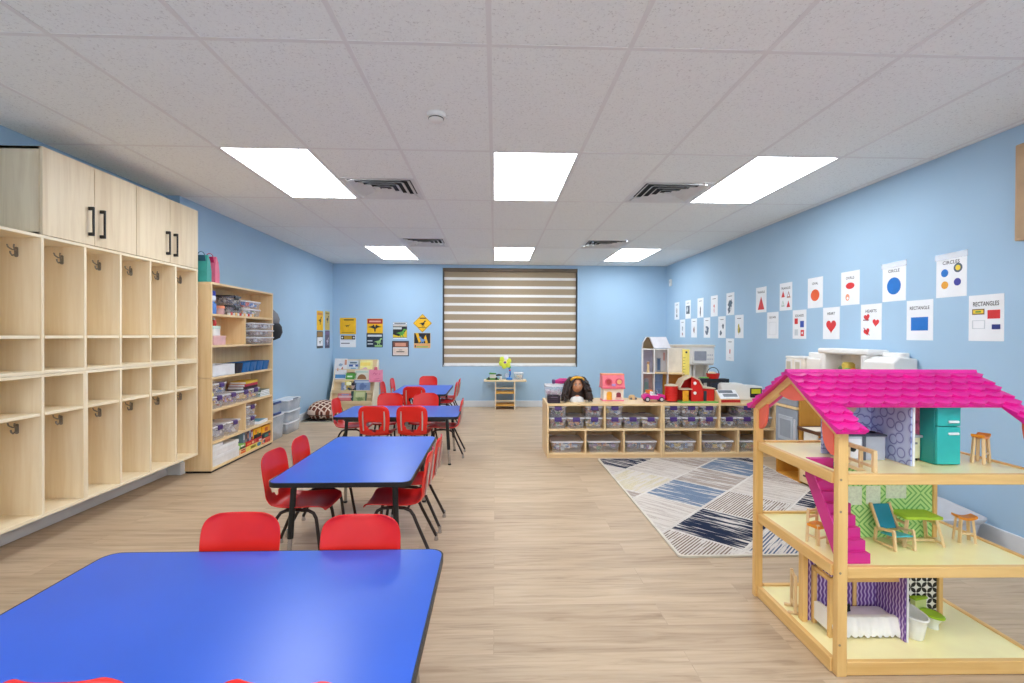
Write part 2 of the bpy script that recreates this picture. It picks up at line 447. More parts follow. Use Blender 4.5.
locker('upper bank of open birch coat lockers under the overhead cabinet', 8, Y1, 1.036, 1.858, 1.263, 1.755)
locker('lower birch coat locker unit near the camera, nearest the blue table', 4, Y1 - 4 * S, .183, 1.034, .805, .712)
locker('lower birch coat locker unit at the far end beside the tall shelf', 4, Y1, .183, 1.034, .805, .712)
for i, (ya, lab) in enumerate(((3.01, 'pale oak overhead cabinet with two doors, nearer one above the lockers'), (3.775, 'pale oak overhead cabinet with two doors, farther one next to the tall shelf'))):
    wd = .763
    t = thing('overhead_cabinet', lab, 'cabinet', ((XN + CX) / 2, ya + wd / 2, 1.860), 0, 'overhead cabinets')
    d = (CX - XN) / 2; L = wd / 2; h = .523
    mb = MB(); mb.box(-d, d - .02, -L, -L + .018, 0, h).box(-d, d - .02, L - .018, L, 0, h).box(-d, d - .02, -L, L, 0, .018).box(-d, d - .02, -L, L, h - .018, h).box(-d, -d + .006, -L, L, 0, h)
    mb.build('body', PALE, t, bevel=.001)
    for s, (a, b) in ((1, (-L + .002, -.002)), (-1, (.002, L - .002))):
        dr = MB().box(d - .019, d, a, b, .002, h).build('door', PALE, t, bevel=.0015)
        yh = b - .045 if s == 1 else a + .045
        hb = MB(); hb.box(d + .024, d + .034, yh - .006, yh + .006, .06, .25)
        for z in (.06, .228): hb.box(d, d + .03, yh - .008, yh + .008, z, z + .022)
        hb.build('handle', BLKMET, dr, bevel=.0015)
# ------------------------------------------------------------------ tables and chairs
def make_table():
    t = thing('classroom_table', 'x', 'table')
    W, D, hh = 1.22, .755, .485
    out = rrect(W - .004, D - .004, .050, 7)
    MB().prism(out, hh - .024, hh).build('tabletop', BLUE, t, bevel=.0015)
    o = rrect(W + .008, D + .008, .054, 7); i = rrect(W - .004, D - .004, .050, 7)
    mb = MB(); mb.rings([[(a, b, hh - .026) for a, b in i], [(a, b, hh - .026) for a, b in o], [(a, b, hh - .0012) for a, b in o], [(a, b, hh - .0012) for a, b in i]], False, False)
    mb.build('edge_band', BLACK, t)
    for s in (-1, 1): MB().box(-W / 2 + .13, W / 2 - .13, s * (D / 2 - .10) - .01, s * (D / 2 - .10) + .01, hh - .062, hh - .025).build('apron_rail', BLKMET, t)
    for sx in (-1, 1):
        for sy in (-1, 1):
            tx, ty = sx * (W / 2 - .115), sy * (D / 2 - .10); fx, fy = sx * (W / 2 - .085), sy * (D / 2 - .08)
            q = lambda z: (tx + (fx - tx) * (1 - z / .46), ty + (fy - ty) * (1 - z / .46), z)
            mb = MB().tube([q(.46), q(.15)], .0165, 12)
            mb.tube([(tx, ty, .46), (tx, ty, .458)], .045, 12)
            lg = mb.build('leg', BLKMET, t)
            MB().tube([q(.155), q(.012)], .0125, 12).build('leg_insert', CHROME, lg)
            MB().lathe([(.015, 0), (.017, .004), (.014, .014)], (fx, fy, 0)).build('foot_cap', BLACK, lg)
    return t
table0 = make_table()
def place_table(x, y, rz, label, first=[1]):
    o = table0 if first else copy_tree(table0)
    if first: first.pop()
    o.location = (x, y, 0); o.rotation_euler = (0, 0, rz); o['label'] = label; o['group'] = 'blue classroom tables'
    return o
place_table(-.786, 1.445, 0, 'blue table nearest the camera, cut off by the picture edge').scale = (.983, 1, 1)
place_table(-.833, 3.255, pi / 2, 'blue table with its long side running away, second from the camera')
place_table(-.955, 5.14, 0, 'blue table set crosswise with six red chairs, third from the camera')
place_table(-1.03, 7.17, pi / 2, 'farthest blue table, nearest to the book display')

def make_chair():
    t = thing('school_chair', 'x', 'chair')
    ZS = .308
    # side profile (y, z, half width, curl) from the seat front edge round the bend to the back's top
    prof = [(.175, .288, .128), (.168, .298, .142), (.150, .304, .152), (.10, .305, .156), (.04, .300, .155), (-.02, .296, .152), (-.08, .296, .147), (-.120, .302, .143),
            (-.146, .318, .140), (-.160, .342, .139), (-.166, .366, .140), (-.170, .40, .143), (-.175, .44, .147), (-.181, .48, .150), (-.187, .52, .150), (-.192, .55, .146), (-.196, .572, .136), (-.1985, .588, .116), (-.2, .598, .085)]
    N = len(prof) - 1; NV = 16
    def fn(u, v):
        i = min(int(round(u * N)), N); y, z, hw = prof[i]; s = 2 * v - 1
        curl = .022 if i < 9 else .016
        e = abs(s) ** 3 * curl
        x = s * hw
        if i < 8: return (x, y, z + e * (1 if i > 0 else .3))
        if i < 11: return (x, y + e * .7, z + e * .5)
        return (x, y + e, z)
    # lifting slot where back and seat meet: flat top, narrowing towards the bottom
    slot = {9: (7, 8), 10: (5, 10), 11: (4, 11)}
    sh = MB().grid(fn, N, NV, lambda i, j: i in slot and slot[i][0] <= j <= slot[i][1]).build('seat_shell', RED, t, smooth=80)
    so = sh.modifiers.new('thickness', 'SOLIDIFY'); so.thickness = .006; so.offset = 0
    ss = sh.modifiers.new('smooth', 'SUBSURF'); ss.levels = 1; ss.render_levels = 1
    for s in (-1, 1):                                     # raised ribs up the back, their highlights painted as pale metal
        mb = MB().tube([(s * .098, -.172, .36), (s * .101, -.179, .42), (s * .102, -.187, .49), (s * .10, -.194, .545)], [.006, .0075, .0075, .005], 8)
        mb.build('highlight_rib', M('pale_rib_highlight', (206, 196, 190), .3, metal=.6), t)
    for s in (-1, 1):                                     # each side: one bent tube, front leg over the arch into the raked rear leg
        fy, ry = .150, -.205
        arch = [(s * .105, .115, .245), (s * .104, .100, .272), (s * .102, .07, .286), (s * .100, .0, .288), (s * .102, -.05, .285), (s * .105, -.085, .272), (s * .108, -.105, .245)]
        MB().tube([(s * .122, fy, .03), (s * .109, .122, .215), arch[0], arch[1], arch[2], arch[3]], .0095, 10).build('front_leg', BRONZE, t)
        MB().tube([arch[3], arch[4], arch[5], arch[6], (s * .112, -.122, .205), (s * .135, ry, .03)], .0095, 10).build('rear_leg', BRONZE, t)
        for y, x in ((fy, .1235), (ry, .1375)):
            MB().lathe([(.013, 0), (.0135, .006), (.010, .02), (.0098, .045)], (s * x, y, 0), 12).build('glide', CHROME, t)
    MB().tube([(-.1, .03, .283), (.1, .03, .283)], .007, 8).tube([(-.104, -.07, .279), (.104, -.07, .279)], .007, 8).build('cross_brace', BRONZE, t)
    return t
chair0 = make_chair()
used = []
def place_chair(x, y, rz, label):
    o = copy_tree(chair0) if used else chair0
    used.append(1)
    o.location = (x, y, 0); o.rotation_euler = (0, 0, rz); o['label'] = label; o['group'] = 'red school chairs'
E, W_, N_, S_ = -pi / 2, pi / 2, 0, pi                   # facing +x, -x, +y, -y
CH = [(-.955, 1.712, S_, 'red chair across the nearest blue table, closer to the lockers'),
      (-.498, 1.678, S_, 'red chair across the nearest blue table, closer to the open aisle'),
      (-.855, 1.182, N_, 'red chair in the bottom corner, only its backrest top showing below the nearest table'),
      (-.405, 1.163, N_ - .07, 'red chair at the nearest table showing only a thin sliver of backrest'),
      (-1.108, 2.905, E - .06, 'red chair nearer of two on the locker side of the second table'),
      (-1.10, 3.285, E + .02, 'red chair farther of two on the locker side of the second table'),
      (-.565, 2.93, W_, 'red chair on the aisle side of the second table, nearer of the pair'),
      (-.555, 3.315, W_, 'red chair on the aisle side of the second table, farther of the pair'),
      (-1.15, 4.905, N_, 'red chair seen from behind at the third table, the one nearer the lockers'),
      (-.79, 4.905, N_, 'red chair seen from behind at the third table, the one nearer the aisle'),
      (-1.21, 5.58, S_, 'red chair facing us across the third table, the one nearer the lockers'),
      (-.80, 5.585, S_, 'red chair facing us across the third table, the one nearer the aisle'),
      (-1.50, 5.27, E, 'red chair at the locker end of the third table, in front of the plaid cushion'),
      (-.53, 5.245, W_, 'red chair at the aisle end of the third table'),
      (-1.06, 6.69, N_, 'red chair seen from behind at the near end of the farthest table'),
      (-1.09, 7.955, S_, 'red chair facing us at the far end of the farthest table'),
      (-1.43, 7.13, E, 'red chair beside the farthest table just below the pink paper, nearer of two'),
      (-1.41, 7.70, E, 'red chair beside the farthest table between book display and table, farther of two'),
      (-.735, 7.15, W_, 'red chair on the aisle side of the farthest table, nearer of the pair'),
      (-.73, 7.66, W_, 'red chair on the aisle side of the farthest table, farther of the pair')]
for a in CH: place_chair(*a)
# ------------------------------------------------------------------ rug
def clip(poly, x0, x1, y0, y1):
    for ax, lim, sg in ((0, x0, 1), (0, x1, -1), (1, y0, 1), (1, y1, -1)):
        out = []
        for i in range(len(poly)):
            p, q = poly[i], poly[(i + 1) % len(poly)]
            ip, iq = sg * (p[ax] - lim) >= 0, sg * (q[ax] - lim) >= 0
            if ip: out.append(p)
            if ip != iq:
                k = (lim - p[ax]) / (q[ax] - p[ax]); out.append((p[0] + k * (q[0] - p[0]), p[1] + k * (q[1] - p[1])))
        poly = out
        if not poly: return []
    return poly
def rug_mat(name, col, worn, amount, along=-1, stripes=0):
    """pile with streaks worn through to the pale ground; along: which diagonal the streaks follow"""
    m = bpy.data.materials.new(name); t = NT(m); t.b.inputs['Roughness'].default_value = .95; t.b.inputs['Specular IOR Level'].default_value = .1
    mp = t.add('ShaderNodeMapping'); mp.inputs['Scale'].default_value = (1.3, 15, 1)
    t.link(t.coords((1, 1, 1), (0, 0, along * pi / 4)), mp.inputs['Vector']); v = mp.outputs[0]
    f = t.noise(v, 2.2, 4, .6); fine = t.noise(t.coords(), 220, 2)
    base = t.ramp(fine, ((.3, tuple(c * .86 for c in col)), (.7, tuple(min(255, c * 1.1) for c in col))))
    c = t.mix(t.ramp(f, ((amount - .03, (0, 0, 0)), (amount + .03, (255, 255, 255)))), base, lin(worn))
    if stripes:
        wv = t.add('ShaderNodeTexWave'); wv.inputs['Scale'].default_value = stripes; wv.inputs['Distortion'].default_value = .6; wv.inputs['Detail Scale'].default_value = 3
        wv.bands_direction = 'Y'; t.link(t.coords((1, 1, 1), (0, 0, -pi / 4)), wv.inputs['Vector'])
        c = t.mix(t.ramp(wv.outputs['Color'], ((.4, (0, 0, 0)), (.55, (255, 255, 255)))), c, lin(worn))
    t.link(c, t.b.inputs['Base Color']); t.bump(fine, .3, .003)
    return m
RC = (208, 200, 192)
R_cream = rug_mat('rug_cream', (204, 196, 188), (214, 207, 199), .5)
R_navy = rug_mat('rug_navy', (36, 44, 66), RC, .545, 1); R_slate = rug_mat('rug_slate', (112, 128, 150), RC, .56, 1)
R_taupe = rug_mat('rug_taupe', (164, 150, 141), RC, .54, 1); R_gold = rug_mat('rug_sand', (206, 194, 166), RC, .52, -1); R_beige = rug_mat('rug_beige', (190, 178, 168), (208, 199, 190), .48, 1)
R_str = rug_mat('rug_stripe', (128, 108, 96), RC, .60, -1, 17); R_bst = rug_mat('rug_blue_stripe', (84, 98, 122), RC, .56, -1, 17)
rx0, rx1, ry0, ry1 = 1.065, 2.645, 2.785, 5.02
t = thing('area_rug', 'large rug of worn cream, navy and slate blue diamond patches', 'rug', (0, 0, 0))
MB().prism(rrect(rx1 - rx0, ry1 - ry0, .03, 4, (rx0 + rx1) / 2, (ry0 + ry1) / 2), 0.0005, .010).build('pile', R_cream, t, bevel=.003)
mb = MB()
table = {(0, 0): R_navy, (0, 1): R_beige, (1, 1): R_slate, (1, 0): R_str, (1, 2): R_gold, (2, 1): R_taupe, (3, 1): R_slate, (2, 0): R_beige, (-1, 0): R_str, (-1, 1): R_beige, (2, 3): R_navy, (2, 2): R_beige, (3, 2): R_taupe,
         (0, -1): R_bst, (1, -1): R_beige, (2, -1): R_navy, (3, 0): R_taupe, (4, 1): R_navy, (4, 0): R_slate, (4, 2): R_gold, (3, 3): R_beige, (-1, -1): R_beige, (0, 2): R_taupe, (1, 3): R_beige, (0, -2): R_navy, (1, -2): R_str, (2, -2): R_slate, (3, -1): R_str, (3, -2): R_beige}
for i in range(-2, 6):
    for j in range(-4, 5):
        g = .016; ua, ub = 4.32 + i * .77 + g, 4.32 + (i + 1) * .77 - g; wa, wb = 1.37 + j * .667 + g, 1.37 + (j + 1) * .667 - g
        P = clip([((a - b) / 2, (a + b) / 2) for a, b in ((ua, wa), (ub, wa), (ub, wb), (ua, wb))], rx0 + .014, rx1 - .014, ry0 + .014, ry1 - .014)
        if len(P) < 3: continue
        mb.use(table.get((i, j), R_beige)); mb.raw([(a, b, .0106) for a, b in P], [tuple(range(len(P)))])
mb.build('patch_pattern', None, t, smooth=0)
o = rrect(rx1 - rx0 + .008, ry1 - ry0 + .008, .03, 4, (rx0 + rx1) / 2, (ry0 + ry1) / 2); i_ = rrect(rx1 - rx0 - .02, ry1 - ry0 - .02, .03, 4, (rx0 + rx1) / 2, (ry0 + ry1) / 2)
MB().rings([[(a, b, .0005) for a, b in o], [(a, b, .011) for a, b in o], [(a, b, .0112) for a, b in i_]], False, False).build('binding', M('rug_binding', (214, 206, 190), .9), t)
# ------------------------------------------------------------------ posters on the right wall
INK = C((30, 30, 34), .6)
RW, LW, BW = -pi / 2, pi / 2, 0
def sheet(name, label, cat, loc, rz, w, h, shapes, paper=PAPER, title=None, group=None, tsize=.04, fit=None, tz=None, th=.0016, outline=None, sub=None):
    """a flat printed sheet on a wall: shapes = [(material, polygon)] in sheet coordinates, drawn over each other"""
    t = thing(name, label, cat, loc, rz, group)
    MB().prism(outline or rect(-w / 2, w / 2, -h / 2, h / 2), -th, 0, 'y').build('sheet', paper, t, smooth=0)
    if shapes:
        mb = MB()
        for k, (m, p) in enumerate(shapes):
            y = -th - .0004 - .00025 * k
            mb.use(m).prism(p, y, -th + .0004, 'y')
        mb.build('printed_picture', None, t, smooth=0)
    if title: text_mesh(title, tsize, INK, t, 'title', (0, -th - .0012, tz), fit, .0003)
    if sub: text_mesh(sub, .011, INK, t, 'title', (0, -th - .0012, tz + .032), fit, 0)
    return t
RD, BL, OR, YE, GR, NV, DG = C((214, 44, 48)), C((24, 112, 196)), C((230, 90, 36)), C((238, 206, 60)), C((92, 150, 72)), C((36, 48, 120)), C((80, 96, 110))
PU, TN, LG = C((60, 64, 150)), C((196, 160, 110)), C((200, 206, 212))
def poster(y, z, label, shapes, title, w=.222, h=.292, fs=.034):
    return sheet('shape_poster', label, 'poster', (XR, y, z), RW, w, h, shapes, PAPER, title, 'shape posters on the right wall', fs, w * .74, h * .30)
UP, LO = 1.694, 1.395
tri = lambda cx, cy, s: [(cx - s * .5, cy - s * .55), (cx + s * .5, cy - s * .55), (cx, cy + s * .55)]
fr = lambda x0, x1, y0, y1, b: [rect(x0, x1, y0, y0 + b), rect(x0, x1, y1 - b, y1), rect(x0, x0 + b, y0, y1), rect(x1 - b, x1, y0, y1)]
poster(3.218, UP - .004, 'white poster with four round things, two yellow and two blue, clear tape along its top', [(BL, circ(-.047, .02, .027)), (DG, circ(.05, .046, .031)), (YE, circ(.05, .046, .018)), (C((226, 160, 50)), circ(-.045, -.062, .026)), (PU, circ(.047, -.048, .025))], 'CIRCLES')
poster(3.694, UP, 'white CIRCLE poster with one large blue disc', [(BL, circ(0, -.028, .066, 32))], 'CIRCLE')
poster(4.162, UP, 'white OVALS poster with a red oval above a small tan one', [(RD, circ(-.0, .02, .052, 24, .028)), (C((224, 150, 110)), circ(-.03, -.078, .024, 20, .03)), (PAPER, circ(-.028, -.086, .012))], 'OVALS')
poster(4.628, UP, 'white OVAL poster with one large orange oval', [(OR, circ(0, -.024, .064, 28, .056))], 'OVAL')
poster(5.105, UP, 'white TRIANGLES poster with four small red and grey triangles', [(RD, tri(-.048, .03, .062)), (C((176, 120, 110)), tri(.05, .02, .064)), (PAPER, tri(.05, .016, .03)), (C((170, 190, 180)), tri(-.05, -.07, .06)), (PAPER, tri(-.05, -.072, .034)), (RD, tri(.048, -.08, .062))], 'TRIANGLES')
poster(5.588, UP, 'white TRIANGLE poster with one large red triangle', [(RD, tri(0, -.036, .14))], 'TRIANGLE')
poster(2.980, LO, 'white RECTANGLES poster with a red, a navy, a patterned and an outlined rectangle',
       [(C((120, 84, 44)), rect(-.088, -.008, .022, .058)), (YE, rect(-.081, -.015, .029, .051)), (GR, rect(-.066, -.03, .035, .045)), (RD, rect(.012, .088, -.006, .048))] + [(LG, p) for p in fr(-.086, -.004, -.068, -.014, .004)] + [(NV, rect(.04, .09, -.072, -.042))], 'RECTANGLES', fs=.04)
poster(3.462, LO, 'white RECTANGLE poster with one solid blue rectangle', [(BL, rect(-.072, .072, -.075, .022))], 'RECTANGLE')
poster(3.922, LO, 'white HEARTS poster with three small red hearts', [(RD, heart(-.045, .038, .034, .2)), (C((120, 30, 40)), rect(-.085, -.02, .012, .02)), (RD, heart(.052, -.006, .036, -.1)), (RD, heart(-.045, -.08, .034, .3)), (C((150, 30, 40)), [(-.08, -.05), (-.076, -.046), (-.012, -.108), (-.016, -.112)])], 'HEARTS')
poster(4.399, LO, 'white HEART poster with one large red heart', [(RD, heart(0, -.024, .070))], 'HEART')
poster(4.870, LO, 'white SQUARES poster with red and blue squares', [(RD, rect(-.078, -.024, .004, .062)), (C((40, 74, 170)), rect(.014, .074, -.03, .034)), (LG, rect(-.076, -.018, -.112, -.05)), (RD, rect(.024, .076, -.118, -.056)), (PAPER, rect(.04, .06, -.098, -.076))], 'SQUARES')
poster(5.348, LO, 'nearly blank white SQUARE poster with a faint outline', [(LG, p) for p in fr(-.07, .07, -.106, .036, .003)], 'SQUARE')
# the far group: letter sized cards with one small picture each
def blob(cx, cy, r, seed, squash=1.3, n=18):
    rn = random.Random(seed); return [(cx + r * (1 + .35 * rn.uniform(-1, 1)) * cos(2 * pi * k / n), cy + squash * r * (1 + .35 * rn.uniform(-1, 1)) * sin(2 * pi * k / n)) for k in range(n)]
far = [(6.335, UP, 'white card with a dark blue picture, upper row, closest to the TRIANGLE poster', [(DG, blob(.0, -.01, .055, 1)), (DG, blob(-.03, -.085, .03, 2)), (LG, blob(.02, -.06, .02, 9))], 1),
       (6.806, UP, 'white card with a thin pink picture in the upper row of far cards', [(C((214, 120, 120)), blob(-.0, -.0, .02, 3, 1.0)), (C((216, 160, 170)), blob(0, -.06, .012, 4, 3))], 2),
       (7.270, UP, 'white card with one slim dark picture, middle of the upper card row', [(C((50, 56, 70)), blob(0, -.05, .018, 5, 4.2))], 3),
       (7.744, UP, 'white card almost filled by a square grey blue picture, upper row', [(DG, rect(-.07, .07, -.07, .06)), (LG, blob(-.02, .0, .03, 6)), (C((60, 70, 80)), blob(.03, -.03, .03, 16))], 4),
       (8.222, UP, 'white card with a slim grey picture, upper row, nearest to the room corner', [(C((150, 130, 130)), blob(0, -.0, .018, 7, 3)), (DG, blob(0, -.08, .03, 8, .8))], 5),
       (6.095, LO, 'white card with a tall yellow picture in the lower card row', [(C((190, 170, 60)), blob(-.01, -.03, .026, 9, 2.6)), (C((90, 90, 60)), blob(.02, -.05, .014, 10, 2.4))], 6),
       (6.570, LO, 'white card with two small grey pictures, lower row of the far card group', [(DG, blob(.035, .01, .026, 11)), (DG, blob(-.03, -.08, .036, 12, .9))], 7),
       (7.040, LO, 'white card with a large dark grey picture, lower row of the far card group', [(C((84, 100, 120)), blob(.01, -.03, .058, 13, 1.1)), (LG, blob(-.02, -.03, .02, 14))], 8),
       (7.502, LO, 'white card with a narrow brownish picture, lower row of the far card group', [(C((150, 120, 120)), blob(0, -.03, .024, 15, 1.9))], 9),
       (7.966, LO, 'white card with faint grey figures, lower row, nearest to the room corner', [(C((150, 160, 170)), blob(0, .0, .02, 17, 2)), (C((170, 140, 140)), blob(0, -.09, .026, 18, .9))], 10),
       (6.336, 1.096, 'white card hanging alone below the two rows, small red mark in its middle', [(C((206, 120, 120)), blob(0, -.02, .018, 19, 1.8)), (C((190, 190, 196)), rect(-.03, .03, -.11, -.104))], 11)]
for y, z, lab, sh, k in far:
    sheet('picture_card', lab, 'card', (XR, y, z), RW, .216, .292, sh + [(C((90, 90, 96)), rect(-.05, .05, .098, .106))], PAPER, None, 'cards in the far group on the right wall')
# clear tape on the two glossy posters
TAPE = clear_plastic('clear_tape', (240, 244, 250), .35)
for y, z, s in ((3.218, 1.82, .24), (3.694, 1.826, .24)):
    tag(MB().prism([(-s / 2, -.022), (s / 2, -.016), (s / 2, .026), (-s / 2, .020)], -.0045, -.0035, 'y').build('tape_strip', TAPE, None, loc=(XR, y, z), rotz=RW),
        'strip of clear shiny tape over the top of the %s poster' % ('four round things' if y < 3.5 else 'blue disc'), 'tape')
t = thing('wall_sensor', 'small white wall sensor high up near the far right corner', 'sensor', (XR, 8.51, 2.20), RW)
MB().prism(rrect(.09, .12, .012), -.022, 0, 'y').build('housing', WHITE, t, bevel=.004)
MB().prism(circ(0, .01, .02, 16), -.026, -.02, 'y').build('lens', C((200, 200, 204)), t)
t = thing('wall_panel', 'light brown board mounted high on the right wall at the picture edge', 'board', (XR, 2.60, 2.115), RW)
MB().prism(rrect(.36, .56, .008), -.04, 0, 'y').build('board', wood('tan_board', (196, 164, 128), (170, 138, 104), 2, 4), t, bevel=.004)
MB().prism(rect(-.165, .165, -.265, .265), -.044, -.039, 'y').build('face_panel', M('tan_felt', (188, 158, 124), .8), t)
# ------------------------------------------------------------------ dinosaur signs on the back and left walls
SY, SK, SR = C((240, 186, 24)), C((24, 26, 34)), C((168, 36, 28))
def dino(cx, cy, s, flip=1):
    p = [(-1, .1), (-.55, .28), (-.2, .36), (.1, .42), (.34, .6), (.44, .92), (.72, 1.0), (1.0, .86), (.98, .7), (.68, .66), (.6, .4), (.56, .12), (.74, .02), (.7, -.06), (.48, .0), (.36, -.24), (.5, -.6), (.66, -.72), (.36, -.74), (.2, -.3), (.0, -.26), (-.02, -.6), (.14, -.72), (-.18, -.74), (-.2, -.2), (-.5, .06)]
    return [(cx + flip * x * s, cy + (y - .1) * s) for x, y in p]
def long_neck(cx, cy, s, flip=1):
    p = [(-1.2, -.1), (-.6, .2), (-.1, .34), (.3, .2), (.8, .5), (1.2, .56), (1.2, .44), (.9, .36), (.45, .0), (.4, -.5), (.25, -.5), (.2, -.1), (-.2, -.1), (-.25, -.5), (-.4, -.5), (-.45, .05)]
    return [(cx + flip * x * s, cy + y * s) for x, y in p]
bars = lambda m, rows: [(m, rect(a, b, z - hh, z + hh)) for a, b, z, hh in rows]
def sign(label, x, z, w, h, shapes, paper, outline=None):
    return sheet('dinosaur_sign', label, 'sign', (x, YB, z), BW, w, h, shapes, paper, group='dinosaur signs', th=.003, outline=outline)
ro = lambda w, h: rrect(w, h, .012, 3)
# measured positions on the back wall
sign('plain yellow sign with a small dark flying dinosaur, on the back wall nearest the corner', -2.577, 1.425, .28, .28, bars(C((120, 96, 20)), [(-.07, .10, .108, .012), (-.11, .11, -.112, .004)]) + [(SK, long_neck(-.01, .0, .042))], SY, ro(.28, .285))
sign('white sign with a black and gold header under the plain yellow sign', -2.576, 1.158, .278, .21, [(SK, rect(-.125, .125, .03, .1)), (C((190, 150, 50)), rect(-.07, .07, .036, .094)), (WHITE, circ(-.1, .065, .016, 12)), (WHITE, circ(.1, .065, .016, 12)), (C((110, 110, 116)), rect(-.12, .03, -.045, -.028)), (LG, rect(-.12, .1, .004, .012))], PAPER, ro(.275, .21))
sign('sign with a dark red header over a winged dinosaur on yellow', -2.107, 1.428, .28, .245, [(SR, rect(-.13, .13, .038, .122)), (C((226, 170, 150)), rect(-.10, .10, .066, .094)), (SK, [(-.12, -.02), (-.05, .0), (-.02, .024), (.0, -.02), (.02, .022), (.06, .0), (.12, -.016), (.05, -.03), (.014, -.05), (.01, -.1), (-.01, -.1), (-.014, -.05), (-.05, -.036)])], SY, ro(.275, .26))
sign('dark navy sign with a pale green dinosaur under the red headed one', -2.111, 1.177, .288, .24, [(C((206, 210, 214)), rect(-.125, .125, .062, .098)), (C((150, 190, 120)), dino(.06, -.03, .075)), (LG, rect(-.125, -.04, -.02, .0)), (LG, rect(-.125, -.03, -.075, -.055)), (C((150, 190, 120)), rect(.0, .13, -.115, -.085))], C((28, 44, 60)), ro(.285, .25))
sign('black and white sign with a bright green dinosaur and yellow corner', -1.67, 1.35, .246, .30, [(PAPER, rect(-.12, .12, .105, .14)), (SK, rect(-.1, .1, .115, .13)), (C((206, 200, 190)), rect(-.12, .12, .072, .098)), (C((200, 206, 204)), rect(-.12, .03, .02, .058)), (C((226, 196, 40)), [(-.12, -.12), (.12, -.12), (.12, .02), (.06, -.06), (-.02, -.1), (-.12, -.07)]), (C((88, 160, 60)), dino(.02, -.05, .088)), (PAPER, rect(-.12, .12, -.145, -.128))], SK, rect(-.1225, .1225, -.145, .145))
sign('white sign with a brown header in a dark frame, lowest of the dinosaur signs', -1.661, 1.032, .298, .265, [(PAPER, rect(-.13, .13, -.118, .118)), (C((120, 74, 60)), rect(-.13, .13, .02, .118)), (C((214, 150, 124)), rect(-.095, .095, .04, .098)), (C((226, 206, 190)), rect(-.125, .125, -.11, .008)), (C((70, 60, 50)), rect(-.07, .07, -.065, -.048)), (C((90, 80, 60)), rect(-.03, .03, -.03, -.02))], C((52, 56, 66)), ro(.295, .27))
dia = [(0, -.235), (.235, 0), (0, .235), (-.235, 0)]
sign('yellow diamond shaped sign with a black running dinosaur', -1.276, 1.48, .33, .33, [(SK, [(a * .965, b * .965) for a, b in [(0, -.165), (.165, 0), (0, .165), (-.165, 0)]]), (SY, [(a * .93, b * .93) for a, b in [(0, -.165), (.165, 0), (0, .165), (-.165, 0)]]), (SK, dino(.0, -.01, .062)), (C((90, 60, 20)), rect(-.05, .06, .076, .098)), (C((90, 60, 20)), rect(-.07, .07, -.082, -.072))], SY, [(0, -.165), (.165, 0), (0, .165), (-.165, 0)])
sign('multicoloured square sign with black stripes and a blue dinosaur under the diamond sign', -1.28, 1.175, .30, .265, [(SK, rect(-.14, .14, -.05, .13)), (SY, [(-.12, .13), (-.07, .13), (-.02, -.02), (-.06, -.04)]), (SY, [(.03, .04), (.06, .1), (.1, -.04), (.06, -.05)]), (C((110, 150, 200)), dino(.01, .005, .07, -1)), (C((226, 170, 110)), rect(-.14, .14, -.13, -.055)), (C((150, 180, 90)), rect(-.1, .1, -.12, -.1)), (C((60, 60, 60)), rect(-.13, -.11, -.12, -.08))], C((238, 200, 120)), rect(-.145, .145, -.1325, .1325))
def lsign(label, y, z, w, h, shapes, paper):
    return sheet('dinosaur_sign', label, 'sign', (XL, y, z), LW, w, h, shapes, paper, group='dinosaur signs', th=.003, outline=ro(w, h))
lsign('yellow sign with a dark dinosaur on the left wall, nearer of two columns', 8.10, 1.499, .28, .315, [(SK, dino(0, .0, .075)), (C((206, 130, 60)), rect(-.11, .11, .09, .13))], SY)
lsign('white sign with a brown header on the left wall below the yellow one, nearer column', 8.10, 1.19, .28, .278, [(C((150, 116, 60)), rect(-.125, .125, .05, .125)), (PAPER, rect(-.125, .125, -.1, .04)), (C((110, 110, 100)), long_neck(0, -.04, .06))], C((60, 60, 64)))
lsign('tan and yellow sign with a black dinosaur on the left wall next to the corner', 8.454, 1.51, .225, .315, [(C((200, 180, 110)), rect(-.1, .1, -.13, .1)), (SK, dino(0, .02, .07)), (C((150, 130, 60)), rect(-.09, .09, .108, .135))], C((214, 188, 90)))
lsign('purple grey sign on the left wall next to the corner, below the tan sign', 8.454, 1.192, .225, .298, [(C((110, 90, 140)), rect(-.1, .1, .08, .13)), (C((190, 184, 200)), dino(0, -.03, .07)), (C((50, 50, 70)), rect(-.1, .1, -.13, -.11))], C((90, 84, 110)))
